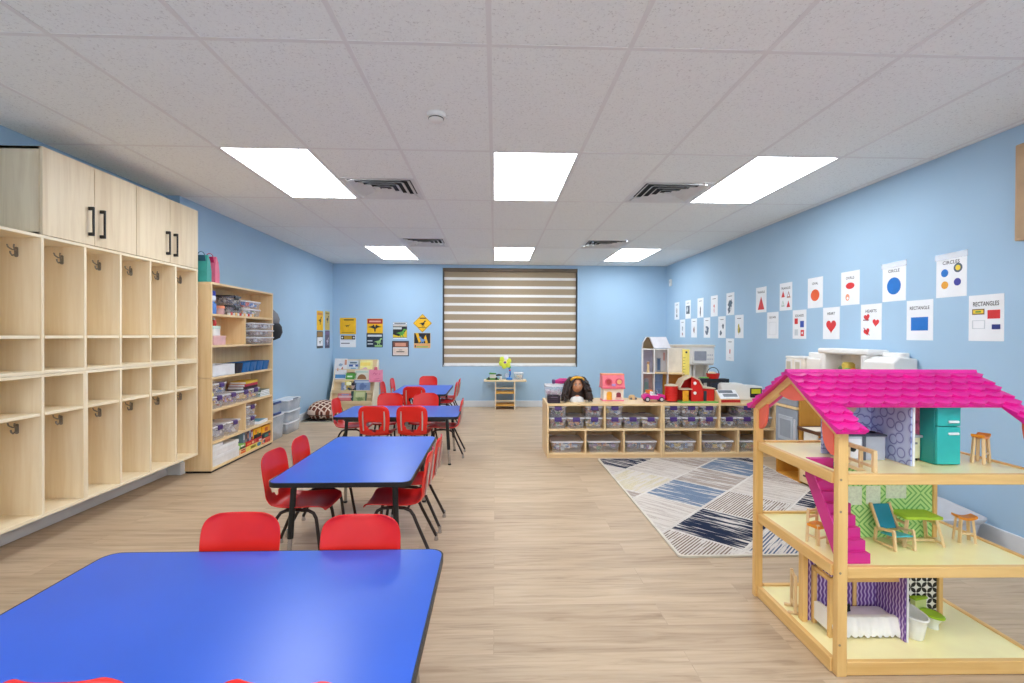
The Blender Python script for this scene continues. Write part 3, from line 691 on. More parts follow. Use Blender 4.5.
# ------------------------------------------------------------------ lidded bins
TOYC = [(176, 96, 96), (216, 190, 110), (110, 136, 180), (130, 160, 124), (230, 228, 220), (200, 166, 140), (150, 116, 150), (104, 104, 112), (220, 160, 110), (190, 200, 206), (226, 224, 222)]
def make_bin(label, group, w, d, h, latch=None, nlatch=1, tub=CLEAR, lid=LIDW, rim=.012, name='storage_bin', grips=False, latch_sides=(-1, 1)):
    """clear tapered tub with a rimmed lid; w along x, d along y, latches on the -y and +y sides"""
    t = thing(name, label, 'bin', (0, 0, 0), 0, group)
    r = min(.03, w * .16)
    mb = MB(); rs = []
    for k, z in ((.86, .0), (.88, .006), (.95, h * .6), (.975, h - .018), (1.0, h - .016), (1.0, h - .008)):
        rs.append([(a, b, z) for a, b in rrect(w * k, d * k, r * k, 4)])
    mb.rings(rs, True, False).build('tub', tub, t)
    mb = MB(); rs = []
    for k, z in ((1.012, h - .016), (1.016, h - .006), (.985, h - .002), (.94, h - .002), (.92, h - .008)):
        rs.append([(a, b, z) for a, b in rrect(w * k, d * k, r, 4)])
    mb.rings(rs, False, True).build('lid', lid, t)
    if latch:
        for s in latch_sides:
            for k in range(nlatch):
                x = 0 if nlatch == 1 else (-.22 + .44 * k) * w
                lw = min(.075, w * .42)
                MB().prism([(s * d * .5 - s * .014, h + .002), (s * d * .5 + s * .006, h), (s * d * .5 + s * .012, h - .010), (s * d * .5 + s * .011, h - .042), (s * d * .5 + s * .003, h - .044), (s * d * .5 + s * .003, h - .008), (s * d * .5 - s * .014, h - .004)], x - lw / 2, x + lw / 2, 'x').build('latch', latch, t, bevel=.002)
    return t
def contents(w, d, h, seed, label, tones=None, n=None, flat=False):
    """the loose pieces one sees through a clear tub: nobody could count them"""
    rn = random.Random(seed); mb = MB(); tones = tones or rn.sample(TOYC, 5)
    n = n or 44
    for k in range(n):
        c = rn.choice(tones); mb.use(C(c, .5))
        s = rn.uniform(.013, .026) * (1 if w < .25 else 1.35)
        x = rn.uniform(-1, 1) * (w * .425 - s); y = (rn.choice((-1, 1)) * (1 - rn.random() ** 2)) * (d * .425 - s); z = .006 + s + rn.random() ** .8 * max(.0, h * .62 - 1.5 * s)
        if rn.random() < .5: mb.ball((x, y, z), s, s * rn.uniform(.6, 1), s * rn.uniform(.6, 1), 7, 5)
        else:
            a = rn.uniform(0, pi); q = Vector((cos(a), sin(a), rn.uniform(-.4, .4))) * s
            mb.bar(Vector((x, y, z)) - q, Vector((x, y, z)) + q, s * 1.1, s * .9)
    o = mb.build('toy_pieces', None, None, smooth=0)
    tag(o, label, 'toys', None, 'stuff'); return o
BIN = {}
def brief(label):
    for a, b in ((' purple latched', ''), ('clear ', ''), (' of the tall shelf', ''), (' stacked over', ' over'), ('dark ', ''), ('white lidded ', ''), (' standing on the floor', ''), (' with pale rim', ''), (' at the right', '')): label = label.replace(a, b)
    return label
def place_bin(key, label, group, loc, rz, w, d, h, latch=None, seed=1, fill=True, what=None, tones=None, **kw):
    if key not in BIN: BIN[key] = t = make_bin(label, group, w, d, h, latch, **kw)
    else: t = copy_tree(BIN[key]); t['label'] = label; t['group'] = group
    t.location = loc; t.rotation_euler = (0, 0, rz)
    if fill:
        c = contents(w, d, h, seed, (what or 'loose pieces') + ' in ' + brief(label), tones); c.location = (loc[0], loc[1], loc[2] + .002); c.rotation_euler = (0, 0, rz)
    return t
# ------------------------------------------------------------------ low storage units against the back of the play corner
LY0, LY1, LTOP = 5.085, 5.60, .562
def low_unit(x0, x1, label):
    t = thing('storage_shelf', label, 'shelf', ((x0 + x1) / 2, (LY0 + LY1) / 2, 0), 0, 'low toy storage units')
    L = (x1 - x0) / 2; d = (LY1 - LY0) / 2; q = .019
    MB().box(-L, L, -d, d, LTOP - .021, LTOP).build('top_board', MAPLE_X, t, bevel=.003)
    MB().box(-L + q, L - q, -d + .004, d, .028, .046).build('bottom_board', MAPLE_X, t, bevel=.001)
    MB().box(-L + q, L - q, -d + .004, d, .281, .299).build('middle_shelf', MAPLE_X, t, bevel=.001)
    for s in (-1, 1): MB().box(min(s * L, s * (L - q)), max(s * L, s * (L - q)), -d, d, 0, LTOP - .021).build('side_panel', MAPLE, t, bevel=.002)
    MB().box(-L + q, L - q, d - .008, d, .046, LTOP - .021).build('back_panel', MAPLE, t)
    MB().box(-L + q, L - q, -d + .012, -d + .03, 0, .028).build('plinth', MAPLE_X, t)
    MB().box(-.009, .009, -d + .004, d - .008, .299, LTOP - .021).build('divider', MAPLE, t, bevel=.001)
    for f in (-1, 1): 
        xx = f * L / 3
        MB().box(xx - .009, xx + .009, -d + .004, d - .008, .046, .281).build('divider', MAPLE, t, bevel=.001)
low_unit(.545, 1.757, 'low maple toy storage unit carrying the doll head and the pink toy house')
low_unit(1.761, 2.973, 'low maple toy storage unit carrying the red barn, half behind the big dollhouse')
ordn = ['leftmost', 'middle', 'rightmost']
def small_bins(x0, x1, unit, half, top, seed):
    cw = (x1 - x0) / 3
    for k in range(3):
        x = x0 + cw * (k + .5)
        place_bin('small', 'small purple latched bin, lower layer, %s in %s half under the %s' % (ordn[k], half, unit), 'small latched bins in the low units', (x, 5.27, .30), 0, .183, .33, .118, PURPLE, seed + k)
        if k in top:
            place_bin('small', 'small purple latched bin, upper layer, %s in %s half under the %s' % (ordn[k], half, unit), 'small latched bins in the low units', (x, 5.27, .419), 0, .183, .33, .118, PURPLE, seed + k + 20)
small_bins(.566, 1.140, 'doll head', 'left', (0, 2), 30)
small_bins(1.162, 1.736, 'doll head', 'right', (0,), 40)
small_bins(1.782, 2.356, 'red barn', 'left', (0, 1, 2), 50)
small_bins(2.378, 2.952, 'red barn', 'right', (1, 2), 60)
for u, (xs, nm) in enumerate((((.762, 1.152, 1.540), 'doll head'), ((1.960, 2.366, 2.755), 'red barn'))):
    for k, x in enumerate(xs):
        place_bin('wide', 'wide clear bin with pale rim, bottom row, %s under the %s' % (ordn[k], nm), 'wide bins along the bottom of the low units', (x, 5.29, .047), 0, .345, .36, .122, None, 80 + u * 9 + k, lid=LIDW, tub=CLEAR)
# ------------------------------------------------------------------ toys on the low units
def at_top(name, label, cat, x, y, rz=0, z=LTOP, group=None): return thing(name, label, cat, (x, y, z + .0005), rz, group)
o = place_bin('toybox', 'white rimmed clear bin beside the black crate behind the doll head', None, (.655, 5.44, LTOP), 0, .20, .25, .17, None, 5, tones=[(230, 210, 220), (206, 170, 190), (230, 228, 224)], what='pale pink pieces')
t = at_top('mini_crate', 'small black slotted crate at the front left corner of the low units', 'crate', .625, 5.19)
mb = MB()
for k in range(4):
    z = .008 + k * .019; o = rrect(.125, .12, .014, 3); i = rrect(.115, .11, .012, 3)
    mb.rings([[(a, b, z) for a, b in i], [(a, b, z) for a, b in o], [(a, b, z + .013) for a, b in o], [(a, b, z + .013) for a, b in i], [(a, b, z) for a, b in i]], False, False)
for a, b in rrect(.118, .113, .014, 1): mb.box(a - .006, a + .006, b - .006, b + .006, 0, .08)
mb.prism(rrect(.12, .115, .014, 3), 0, .006)
mb.build('slatted_side', C((46, 32, 44)), t)
MB().prism(rrect(.10, .095, .01, 3), .007, .055).build('lining', C((90, 60, 90)), t)
t = at_top('toy_wand', 'magenta toy with a purple end lying across the clear bin', 'toy', .76, 5.44, .3, LTOP + .172)
MB().tube([(-.105, 0, .028), (-.04, 0, .034), (.03, 0, .034), (.1, 0, .03)], [.018, .032, .03, .024], 12).build('body', C((206, 50, 130)), t)
MB().tube([(-.13, 0, .03), (-.125, 0, .03), (-.104, 0, .03)], [.014, .026, .024], 12).build('end_cap', C((96, 52, 110)), t)
# styling doll head
t = at_top('styling_doll_head', 'doll head with long curly black hair, yellow headband and white top', 'doll', .885, 5.27)
rs = []
for rx, ry, z in ((.082, .065, 0), (.082, .068, .012), (.074, .064, .030), (.070, .054, .046), (.052, .046, .056), (.040, .040, .062)):
    rs.append([(rx * cos(2 * pi * k / 20), ry * sin(2 * pi * k / 20), z) for k in range(20)])
MB().rings(rs).build('white_top', WHITE, t)
mb = MB(); rs = []
for rx, ry, z, y in ((.046, .044, .055, 0), (.030, .031, .085, 0), (.029, .031, .105, 0), (.034, .04, .112, -.01), (.044, .05, .124, -.012), (.053, .06, .143, -.012), (.060, .066, .165, -.008), (.062, .068, .188, -.004), (.06, .066, .21, .0), (.05, .056, .236, .002), (.028, .032, .252, .004)):
    ring = []
    for k in range(24):
        a = 2 * pi * k / 24; x = rx * cos(a); yy = y + ry * sin(a)
        f = max(0, -sin(a)) ** 6
        if .140 < z < .195: yy -= f * (.006 if z < .16 else .012 if z < .18 else .004) * (1 if abs(x) < .016 else .2)   # nose ridge
        if z == .188 and .012 < abs(x) < .04 and sin(a) < 0: yy += .006                                             # eye hollows
        ring.append((x, yy, z))
    rs.append(ring)
hd = mb.rings(rs).build('head', SKIN, t, smooth=75)
for s in (-1, 1):
    e = MB().ball((s * .023, -.064, .184), .011, .006, .0065, 12, 8).build('eye', C((244, 240, 236), .2), hd)
    MB().ball((s * .023, -.0695, .184), .0052, .002, .0056, 10, 6).build('iris', C((40, 24, 16), .2), e)
    MB().tube([(s * .010, -.069, .197), (s * .022, -.071, .202), (s * .036, -.062, .198)], [.002, .0028, .0012], 6).build('eyebrow', HAIR, hd)
    MB().tube([(s * .011, -.0685, .190), (s * .023, -.0715, .1925), (s * .036, -.062, .188)], [.001, .0024, .001], 6).build('eyelash', HAIR, hd)
    MB().ball((s * .061, -.002, .172), .007, .013, .02, 8, 6).build('ear', SKIN, hd)
MB().ball((0, -.078, .164), .010, .010, .008, 10, 7).build('nose', SKIN, hd)
mb = MB().use(C((160, 62, 66), .3)); mb.tube([(-.019, -.066, .144), (-.008, -.0735, .147), (0, -.0735, .1455), (.008, -.0735, .147), (.019, -.066, .144)], [.001, .004, .0036, .004, .001], 8)
mb.tube([(-.017, -.066, .143), (0, -.0735, .139), (.017, -.066, .143)], [.001, .0055, .001], 8).build('lips', None, hd)
rn = random.Random(3); mb = MB()
mb.rings([[(rx * cos(2 * pi * k / 20), .02 + ry * sin(2 * pi * k / 20), z) for k in range(20)] for rx, ry, z in ((.10, .05, .02), (.105, .055, .08), (.095, .056, .13), (.084, .056, .18), (.078, .058, .215), (.066, .058, .25), (.04, .045, .27), (.012, .015, .277))])
for k in range(120):
    a = rn.uniform(-.5, pi + .5); ox, oy = cos(a), sin(a); ph = rn.uniform(0, 6); L = rn.uniform(.80, 1.0); fq = rn.uniform(17, 24); pts = []; rad = []
    for i in range(27):
        q = i / 26; r = .062 + .074 * q ** .7
        x = ox * r * 1.12 + .019 * cos(ph + q * fq) * min(1, q * 3); y = .014 + oy * r * .74 + .019 * sin(ph + q * fq) * min(1, q * 3) - (.035 * q if abs(ox) > .6 else 0)
        if y < 0 and abs(x) < .064: x = math.copysign(.064 + .008 * rn.random(), ox)
        pts.append((x, y, max(.010, .262 - .012 * rn.random() - .25 * L * q ** 1.15))); rad.append(.0115 * (1 - .4 * q ** 3))
    mb.tube(pts, rad, 6)
for s in (-1, 1):                                            # parted front locks swept to each side
    for k in range(6):
        pts = [(s * .006, -.046 + .011 * k, .258), (s * .036, -.060 + .011 * k, .246), (s * .060, -.05 + .01 * k, .212)]
        for i in range(9): pts.append((s * (.070 + .006 * i + .004 * (k % 3)) + .009 * cos(k + i * 1.7), -.05 + .01 * k + .009 * sin(k + i * 1.7), .19 - .021 * i))
        mb.tube(pts, [.008, .012, .014] + [.0135] * 8 + [.008], 7)
mb.build('hair', HAIR, t, smooth=60)
MB().tube([(.064 * cos(a), -.030 - .030 * sin(a), .232 + .034 * sin(a)) for a in [pi * k / 14 for k in range(15)]], .0125, 8).build('headband', C((240, 178, 44)), t)
# pink toy house
t = at_top('toy_house', 'pink and white toy house with a yellow door', 'toy house', 1.29, 5.37)
t.scale = (.88, .88, .86); PK = C((246, 128, 140)); PKD = C((226, 84, 110)); w, d = .135, .09
MB().box(-w + .008, w - .008, -d + .01, d - .01, .014, .165).build('wall', C((244, 232, 214)), t, bevel=.004)
MB().prism(rrect(2 * w, 2 * d, .02, 4), 0, .016).build('base', C((240, 130, 160)), t, bevel=.003)
mb = MB(); mb.prism([(-d - .012, .162), (d + .012, .162), (d - .03, .335), (-d + .03, .335)], -w - .004, w + .004, 'x')
rf = mb.build('roof', PK, t, bevel=.006)
MB().prism(rrect(2 * w + .012, .016, .006, 3, 0, .168), -d - .018, d + .018, 'y').build('eave', PKD, t)
MB().box(-w - .006, w + .006, -.064, .064, .326, .344).build('ridge_cap', C((244, 150, 110)), t, bevel=.006)
sl = lambda z: -d - .012 + (z - .162) * .042 / .173 * 1.0
for s, mm in ((-1, C((190, 60, 60))), (1, C((236, 176, 120)))):
    fo = circ(s * .066, .246, .043, 24)
    wf = MB().prism(fo, -d - .014, -d + .04, 'y').build('dormer_window', PKD, t)
    MB().prism(circ(s * .066, .246, .03, 20), -d - .017, -d - .01, 'y').build('pane', mm, wf)
MB().prism(rrect(.05, .03, .006, 3, 0, .205), -d - .008, -d + .02, 'y').build('name_plate', C((190, 150, 200)), t)
dr = MB().prism(rect(-.085, -.022, .016, .10) [:2] + [(-.022, .10)] + [(-.0535 + .0315 * cos(a), .10 + .022 * sin(a)) for a in [pi * k / 8 for k in range(1, 8)]] + [(-.085, .10)], -d - .002, -d + .014, 'y').build('door', C((240, 168, 40)), t)
MB().ball((-.034, -d - .004, .06), .004).build('knob', C((200, 120, 30)), dr)
wf = MB().prism([(.035, .05), (.09, .05), (.09, .09)] + [(.0625 + .0275 * cos(a), .09 + .022 * sin(a)) for a in [pi * k / 8 for k in range(1, 8)]] + [(.035, .09)], -d - .001, -d + .014, 'y').build('window', C((134, 50, 60)), t)
MB().box(.024, .10, -d - .012, -d + .012, .036, .05).build('window_box', C((244, 190, 180)), t, bevel=.003)
t = at_top('toy_block', 'small tan wooden toy piece beside the pink toy house', 'toy', 1.545, 5.45)
MB().prism([(-.045, 0), (.045, 0), (.045, .022), (.02, .03), (.012, .05), (-.03, .052), (-.045, .03)], -.022, .022, 'y').build('block', TOYWOOD, t, bevel=.004)
for s in (-1, 1): MB().tube([(s * .026, -.028, .012), (s * .026, .028, .012)], .012, 12).build('wheel', C((120, 120, 130)), t)
# tall white dollhouse
t = at_top('tall_dollhouse', 'tall white open dollhouse with white roof behind the magenta car', 'dollhouse', 1.815, 5.50, -.22)
t.scale = (.78, 1, 1)
hx0, hx1, hy0, hy1 = -.19, .17, -.07, .085; q = .012
FLZ = (.0, .285, .555)
for z in FLZ: MB().box(hx0, hx1, hy0, hy1, z, z + q).build('floor_board', WHITE, t, bevel=.001)
for x in (hx0, -.03, hx1 - q): MB().box(x, x + q, hy0, hy1, q, FLZ[2]).build('side_wall', WHITE, t, bevel=.001)
mb = MB(); 
for (a, b, z0, z1, m) in ((hx0, -.03, q, .285, C((196, 160, 150))), (hx0, -.03, .297, .555, C((176, 170, 190))), (-.03, hx1, q, .285, C((150, 176, 214))), (-.03, hx1, .297, .555, C((206, 204, 206)))): mb.use(m).box(a + q, b, hy1 - .006, hy1, z0, z1)
mb.build('back_wall', None, t, smooth=0)
g = [(hx0 - .01, .567), (-.02, .567), (-.026, .63), (-.06, .695), (-.125, .70), (-.165, .64)]
MB().prism([(hx0, .567), (-.022, .567), (-.03, .64), (-.07, .695), (-.13, .695), (-.175, .64)], hy1 - .008, hy1, 'y').build('attic_back', C((172, 142, 100)), t)
mb = MB(); pr = [(hx0, .567), (-.178, .64), (-.132, .70), (-.066, .70), (-.026, .64), (-.018, .567)]
for i in range(5): mb.bar(Vector((pr[i][0], .0075, pr[i][1])), Vector((pr[i + 1][0], .0075, pr[i + 1][1])), .165, .010, (0, 1, 0)) if False else mb.prism([pr[i], pr[i + 1], (pr[i + 1][0] * .985 - .002, pr[i + 1][1] - .009), (pr[i][0] * .985 - .002, pr[i][1] - .006)], hy0, hy1, 'y')
mb.build('attic_arch', WHITE, t, smooth=0)
MB().prism([(-.095, .70), (.135, .70), (.20, .575), (-.03, .575)], hy0 - .006, hy0 + .004, 'y').build('roof_panel', M('roof_white', (226, 228, 236), .4), t)
MB().prism([(-.09, .698), (.13, .698), (.19, .58), (-.026, .58)], hy0 + .004, hy1, 'y').build('roof_body', WHITE, t)
for (x, z0, wd, hh, m) in ((.055, .30, .06, .16, C((70, 100, 140))), (-.12, .02, .07, .17, C((120, 160, 150)))):
    f = MB().prism(rect(x - wd / 2, x + wd / 2, z0, z0 + hh) if x > 0 else rect(x - wd / 2, x + wd / 2, z0, z0 + hh)[:2] + [(x + wd / 2 * cos(a), z0 + hh + wd / 2 * sin(a)) for a in [pi * k / 10 for k in range(11)]], hy1 - .014, hy1 - .004, 'y').build('painted_door', C((150, 156, 170)), t)
    MB().prism(rect(x - wd / 2 + .012, x + wd / 2 - .012, z0 + .02, z0 + hh - .01), hy1 - .016, hy1 - .010, 'y').build('door_leaf', m, f)
for (x, z, w_, h_, m) in ((.13, .43, .024, .09, C((206, 150, 140))),): MB().prism(rect(x - w_ / 2, x + w_ / 2, z, z + h_), hy1 - .014, hy1 - .005, 'y').build('wall_picture', m, t)
MB().box(hx1, hx1 + .23, .02, hy1, .30, .575).build('annex_wall', M('cream_annex', (222, 212, 196), .5), t, bevel=.001)
MB().box(hx1 - .06, hx1 + .21, hy1 - .02, hy1 + .0, .02, .285).build('ochre_back', C((196, 134, 34)), t)
MB().box(-.018, hx1 + .22, hy0, hy1, .285, .30).build('balcony_board', TOYWOOD, t, bevel=.001)
mb = MB()
for z in (.10, .19): mb.box(.0, .09, .04, .07, z, z + .008)
for x in (.0, .084): mb.box(x, x + .006, .04, .07, .012, .26)
mb.build('blue_rack', C((150, 172, 206)), t, smooth=0)
t2 = at_top('mini_doll', 'tiny wooden figure standing on the upper floor of the tall dollhouse', 'doll', 1.735, 5.51, 0, LTOP + .297)
MB().lathe([(.016, 0), (.017, .005), (.012, .05), (.016, .075), (.008, .095)], n=12).build('body', TOYWOOD, t2)
MB().ball((0, 0, .108), .017).build('head', C((210, 160, 120)), t2)
t2 = at_top('mini_sofa', 'tiny red and white toy sofa on the lower floor of the tall dollhouse', 'toy furniture', 1.742, 5.49, -.2, LTOP + .012)
t2.scale = (.8, .9, .9); MB().box(-.05, .05, -.02, .025, .02, .045).build('seat', C((220, 60, 50)), t2, bevel=.006)
MB().box(-.05, .05, .015, .03, .04, .10).build('backrest', C((236, 130, 50)), t2, bevel=.008)
for s in (-1, 1): MB().box(s * .052 - .009, s * .052 + .009, -.022, .028, .0, .07).build('armrest', C((240, 236, 230)), t2, bevel=.006)
# magenta convertible
t = at_top('toy_car', 'magenta toy convertible in front of the tall white dollhouse', 'toy car', 1.715, 5.27)
body = [(-.115, .025), (.115, .025), (.122, .05), (.115, .075), (.05, .085), (.045, .07), (-.04, .07), (-.05, .088), (-.10, .085), (-.122, .06)]
MB().prism(body, -.045, .045, 'y').build('body', C((214, 44, 140), .25), t, bevel=.012, seg=3)
MB().box(-.04, .045, -.034, .034, .062, .073).build('cabin_floor', C((240, 236, 240)), t)
for y in (-.018, .018): MB().prism([(-.03, .07), (-.005, .07), (-.012, .108), (-.026, .112)], y - .014, y + .014, 'y').build('car_seat', C((246, 244, 244)), t, bevel=.004)
MB().prism([(.046, .082), (.052, .082), (.034, .122), (.029, .12)], -.04, .04, 'y').build('windscreen', CLEAR_D, t)
MB().tube([(.03 + .003 * cos(a), .018 * cos(a) - .018, .095 + .018 * sin(a)) for a in [2 * pi * k / 12 for k in range(13)]], .0022, 6).build('steering_wheel', C((40, 40, 44)), t)
for x in (-.075, .078):
    for y in (-1, 1):
        wv = MB().tube([(x, y * .030, .028), (x, y * .050, .028)], .028, 16).build('wheel', C((34, 32, 36)), t)
        MB().tube([(x, y * .048, .028), (x, y * .0525, .028)], .017, 14).build('hubcap', C((200, 196, 200), .2), wv)
# yellow tower board
t = at_top('measuring_board', 'tall yellow board with black ticks standing behind the red barn', 'board', 2.135, 5.43)
YB_ = C((244, 222, 110)); MB().prism(rrect(.075, .56, .004, 2, 0, .28), -.012, .012, 'y').build('board', YB_, t, bevel=.002)
mb = MB()
for k in range(14): mb.box(-.036, -.036 + (.026 if k % 2 else .016), -.0128, -.0115, .05 + k * .032, .054 + k * .032)
mb.build('tick_marks', C((90, 80, 40)), t, smooth=0)
MB().ball((0, -.014, .53), .012).build('peg', C((60, 60, 60)), t)
# red barn
t = at_top('toy_barn', 'red toy barn with silo, beige roof and green ground board', 'toy barn', 2.115, 5.27)
BR, BRD, BEI = C((214, 30, 22)), C((150, 20, 20)), C((214, 196, 168))
MB().prism(rrect(.42, .22, .02, 3, .06, -.02), 0, .012).build('ground_board', C((120, 186, 90)), t)
mb = MB()
for k in range(9):
    z = .012 + k * .018; mb.prism(circ(-.205, -.01, .068 if k % 2 else .066, 24), z, z + .0165)
mb.prism(circ(-.205, -.01, .064, 20), .012, .175); mb.build('silo', BR, t)
MB().lathe([(.073, 0), (.072, .008), (.04, .018), (.008, .022)], (-.205, -.01, .172), 20).build('silo_roof', BEI, t)
g = [(-.135, .012), (.115, .012), (.115, .155), (.07, .235), (-.01, .275), (-.09, .235), (-.135, .155)]
MB().prism(g, .045, .06, 'y').build('back_wall', BR, t)
f0 = MB(); f0.prism([(-.01, .012), (.115, .012), (.115, .155), (.07, .235), (-.01, .275)], -.07, -.058, 'y').build('front_wall', BR, t)
MB().prism([(-.135, .135), (.0, .135), (.0, .147), (-.135, .147)], -.075, .05, 'y').build('hay_loft', BEI, t)
for (a, b) in zip(g[2:6], g[3:7]):
    pass
mb = MB()
for i in range(2, 6):
    a, b = Vector((g[i][0], 0, g[i][1])), Vector((g[i + 1][0], 0, g[i + 1][1])); n = Vector((-(b - a).z, 0, (b - a).x)).normalized()
    if n.z < 0: n = -n
    a2, b2 = a + (a - b).normalized() * .004, b + (b - a).normalized() * .004
    mb.prism([(a2.x, a2.z), (b2.x, b2.z), (b2.x + n.x * .012, b2.z + n.z * .012), (a2.x + n.x * .012, a2.z + n.z * .012)], -.085, .07, 'y')
mb.build('roof', BEI, t, smooth=0)
dr = MB().prism(rect(-.10, -.035, .012, .125), -.066, -.058, 'y').build('door', C((240, 160, 34)), t, bevel=.002)
MB().ball((-.045, -.069, .07), .004).build('knob', C((120, 80, 30)), dr)
for z in (.10, .205): 
    wn = MB().prism(circ(.03, z, .017, 20), -.074, -.066, 'y').build('round_window', C((244, 240, 232)), t)
MB().box(.125, .25, -.05, .05, .012, .145).build('shed', BR, t, bevel=.002)
MB().prism([(.115, .150), (.258, .140), (.258, .152), (.115, .165)], -.062, .06, 'y').build('shed_roof', BEI, t)
MB().prism(rect(.132, .165, .012, .12), -.055, -.048, 'y').build('shed_door', C((40, 50, 60)), t)
# toy grill with basket
t = at_top('toy_grill', 'black toy grill table behind the red barn', 'toy', 2.47, 5.50)
MB().box(-.16, .17, -.055, .055, .185, .23).build('cook_top', C((26, 30, 38)), t, bevel=.008)
MB().box(-.05, .12, -.045, .045, .10, .19).build('firebox', C((30, 40, 56)), t, bevel=.01)
for x in (-.13, .14):
    for y in (-.04, .04): MB().bar((x, y, 0), (x, y, .19), .016, .016).build('leg', C((26, 30, 38)), t, bevel=.002)
t = at_top('toy_basket', 'red toy basket with a handle on the black toy grill', 'basket', 2.475, 5.50, 0, LTOP + .2305)
MB().lathe([(.058, 0), (.064, .01), (.072, .05), (.076, .058), (.07, .058), (.066, .05), (.056, .012)], n=20).build('bowl', C((206, 30, 28)), t)
MB().tube([(.068 * cos(a), 0, .05 + .075 * sin(a)) for a in [pi * k / 12 for k in range(13)]], .0045, 8).build('handle', C((40, 34, 40)), t)
MB().ball((-.01, 0, .06), .045, .045, .018).build('bread_roll', C((226, 200, 160)), t)
t = at_top('toy_lettuce', 'bright green toy leaf lying on the black toy grill', 'toy food', 2.365, 5.49, 0, LTOP + .2305)
mb = MB(); mb.grid(lambda u, v: ((u - .5) * .09, (v - .5) * .07, .006 + .014 * abs(sin(7 * u + 5 * v)) * (1 - abs(2 * v - 1) * .5)), 10, 8); lf = mb.build('leaf', C((120, 190, 90)), t, smooth=80)
md = lf.modifiers.new('thick', 'SOLIDIFY'); md.thickness = .003
# wooden cash register
t = at_top('toy_cash_register', 'wooden toy cash register with grey keys and red drawer front', 'cash register', 2.485, 5.185)
MB().prism([(-.105, 0), (.105, 0), (.105, .035), (.03, .10), (-.105, .12)], -.11, .11, 'x').build('body', TOYWOOD, t, bevel=.003) if False else None
MB().prism([(-.085, 0), (.085, 0), (.085, .125), (.04, .125), (-.07, .045), (-.085, .045)], -.11, .11, 'x').build('body', TOYWOOD, t, bevel=.003)
MB().prism([(-.078, .047), (.034, .1285), (.03, .134), (-.082, .053)], -.104, .104, 'x').build('key_panel', C((238, 238, 240)), t, bevel=.002)
def keys(a0, a1, b0, b1, m, nm):
    p = lambda a: Vector((0, -.08 + a * .112, .0505 + a * .082))
    n = Vector((0, -.59, .81)); v = []
    for x in (b0, b1):
        for a in (a0, a1):
            for k in (.0, .006): v.append(tuple(p(a) + Vector((x, 0, 0)) + n * (k + .001)))
    MB().raw(v, [(0, 1, 3, 2), (4, 6, 7, 5), (0, 4, 5, 1), (2, 3, 7, 6), (0, 2, 6, 4), (1, 5, 7, 3)]).build(nm, m, t, smooth=0)
keys(.62, .9, -.09, .06, C((110, 116, 124)), 'display'); keys(.2, .5, -.06, .09, C((130, 136, 144)), 'keypad')
MB().box(-.10, .104, -.088, -.083, .012, .040).build('drawer_front', C((190, 34, 34)), t, bevel=.001)
# white toy appliance with yellow screen
t = at_top('toy_cash_box', 'long white toy counter with a yellow screen, behind the toy cash register', 'toy', 2.70, 5.44)
MB().prism([(-.19, 0), (.27, 0), (.27, .155), (.08, .165), (.04, .185), (-.17, .19), (-.19, .165)], -.09, .09, 'y').build('body', WHITE, t, bevel=.012, seg=3)
f = MB().prism(rrect(.13, .105, .008, 3, .19, .085), -.096, -.088, 'y').build('screen_frame', BLACK, t)
MB().prism(rect(.138, .24, .076, .128), -.099, -.094, 'y').build('screen', C((214, 206, 40)), f)
# ------------------------------------------------------------------ white toy kitchen behind the low units
t = thing('toy_kitchen', 'white toy kitchen with grey microwave standing behind the low units by the corner', 'toy kitchen', (2.46, 6.08, 0))
MB().box(-.25, .25, -.13, .15, 0, .60).build('lower_cabinet', WHITE, t, bevel=.012)
MB().box(-.26, .26, -.14, .15, .60, .66).build('counter', C((214, 206, 190)), t, bevel=.01)
MB().box(-.25, .25, .09, .15, .66, .92).build('backsplash', M('cream_plastic', (226, 218, 204), .4), t, bevel=.004)
for x in (-.2, -.07, -.02, .03, .2): MB().prism(rrect(.03, .10, .01, 3, x, .02), .66, .92).build('column', WHITE, t)
MB().prism(rrect(.50, .26, .035, 4, .0, .02), .915, 1.14).build('upper_cabinet', WHITE, t, bevel=.012)
MB().prism(rrect(.52, .28, .035, 4, .0, .02), 1.135, 1.165).build('cornice', M('cream_plastic', (226, 218, 204), .4), t, bevel=.008)
MB().prism(rrect(.27, .19, .02, 4, .10, 1.03), -.128, -.10, 'y').build('microwave', WHITE, t, bevel=.004)
f = MB().prism(rrect(.15, .115, .01, 3, .06, 1.03), -.132, -.124, 'y').build('microwave_window', C((150, 154, 166)), t)
for k in range(6): MB().prism(rrect(.014, .018, .003, 2, .155 + .026 * (k % 3), .99 + .05 * (k // 3)), -.133, -.126, 'y').build('key', C((190, 190, 196)), t)
# ------------------------------------------------------------------ tall open shelf by the left wall and what stands on it
SX0, SX1, SY0, SY1, SH = XL + .002, -2.585, 4.585, 5.835, 1.752
t = thing('open_shelf', 'tall maple open shelf full of bins, games and supplies by the left wall', 'shelf', ((SX0 + SX1) / 2, (SY0 + SY1) / 2, 0))
d = (SX1 - SX0) / 2; L = (SY1 - SY0) / 2; q = .02
ROWS = (1.442, 1.152, .857, .556, .258)
MB().box(-d, d, -L, L, SH - q, SH).build('top_board', MAPLE_Y, t, bevel=.002)
for s in (-1, 1):
    for (a, b) in ((0.02, .868), (.872, SH - q)):
        MB().box(-d, d, min(s * L, s * (L - q)), max(s * L, s * (L - q)), a, b).build('side_panel', MAPLE, t, bevel=.0015)
MB().box(-d + .01, d - .012, -L + .01, L - .01, 0, .02).build('plinth', BLACK, t)
MB().box(-d, d - .002, -L + q, L - q, .02, .04).build('shelf_board', MAPLE_Y, t, bevel=.001)
for z in ROWS: MB().box(-d, d - .002, -L + q, L - q, z, z + .02).build('shelf_board', MAPLE_Y, t, bevel=.001)
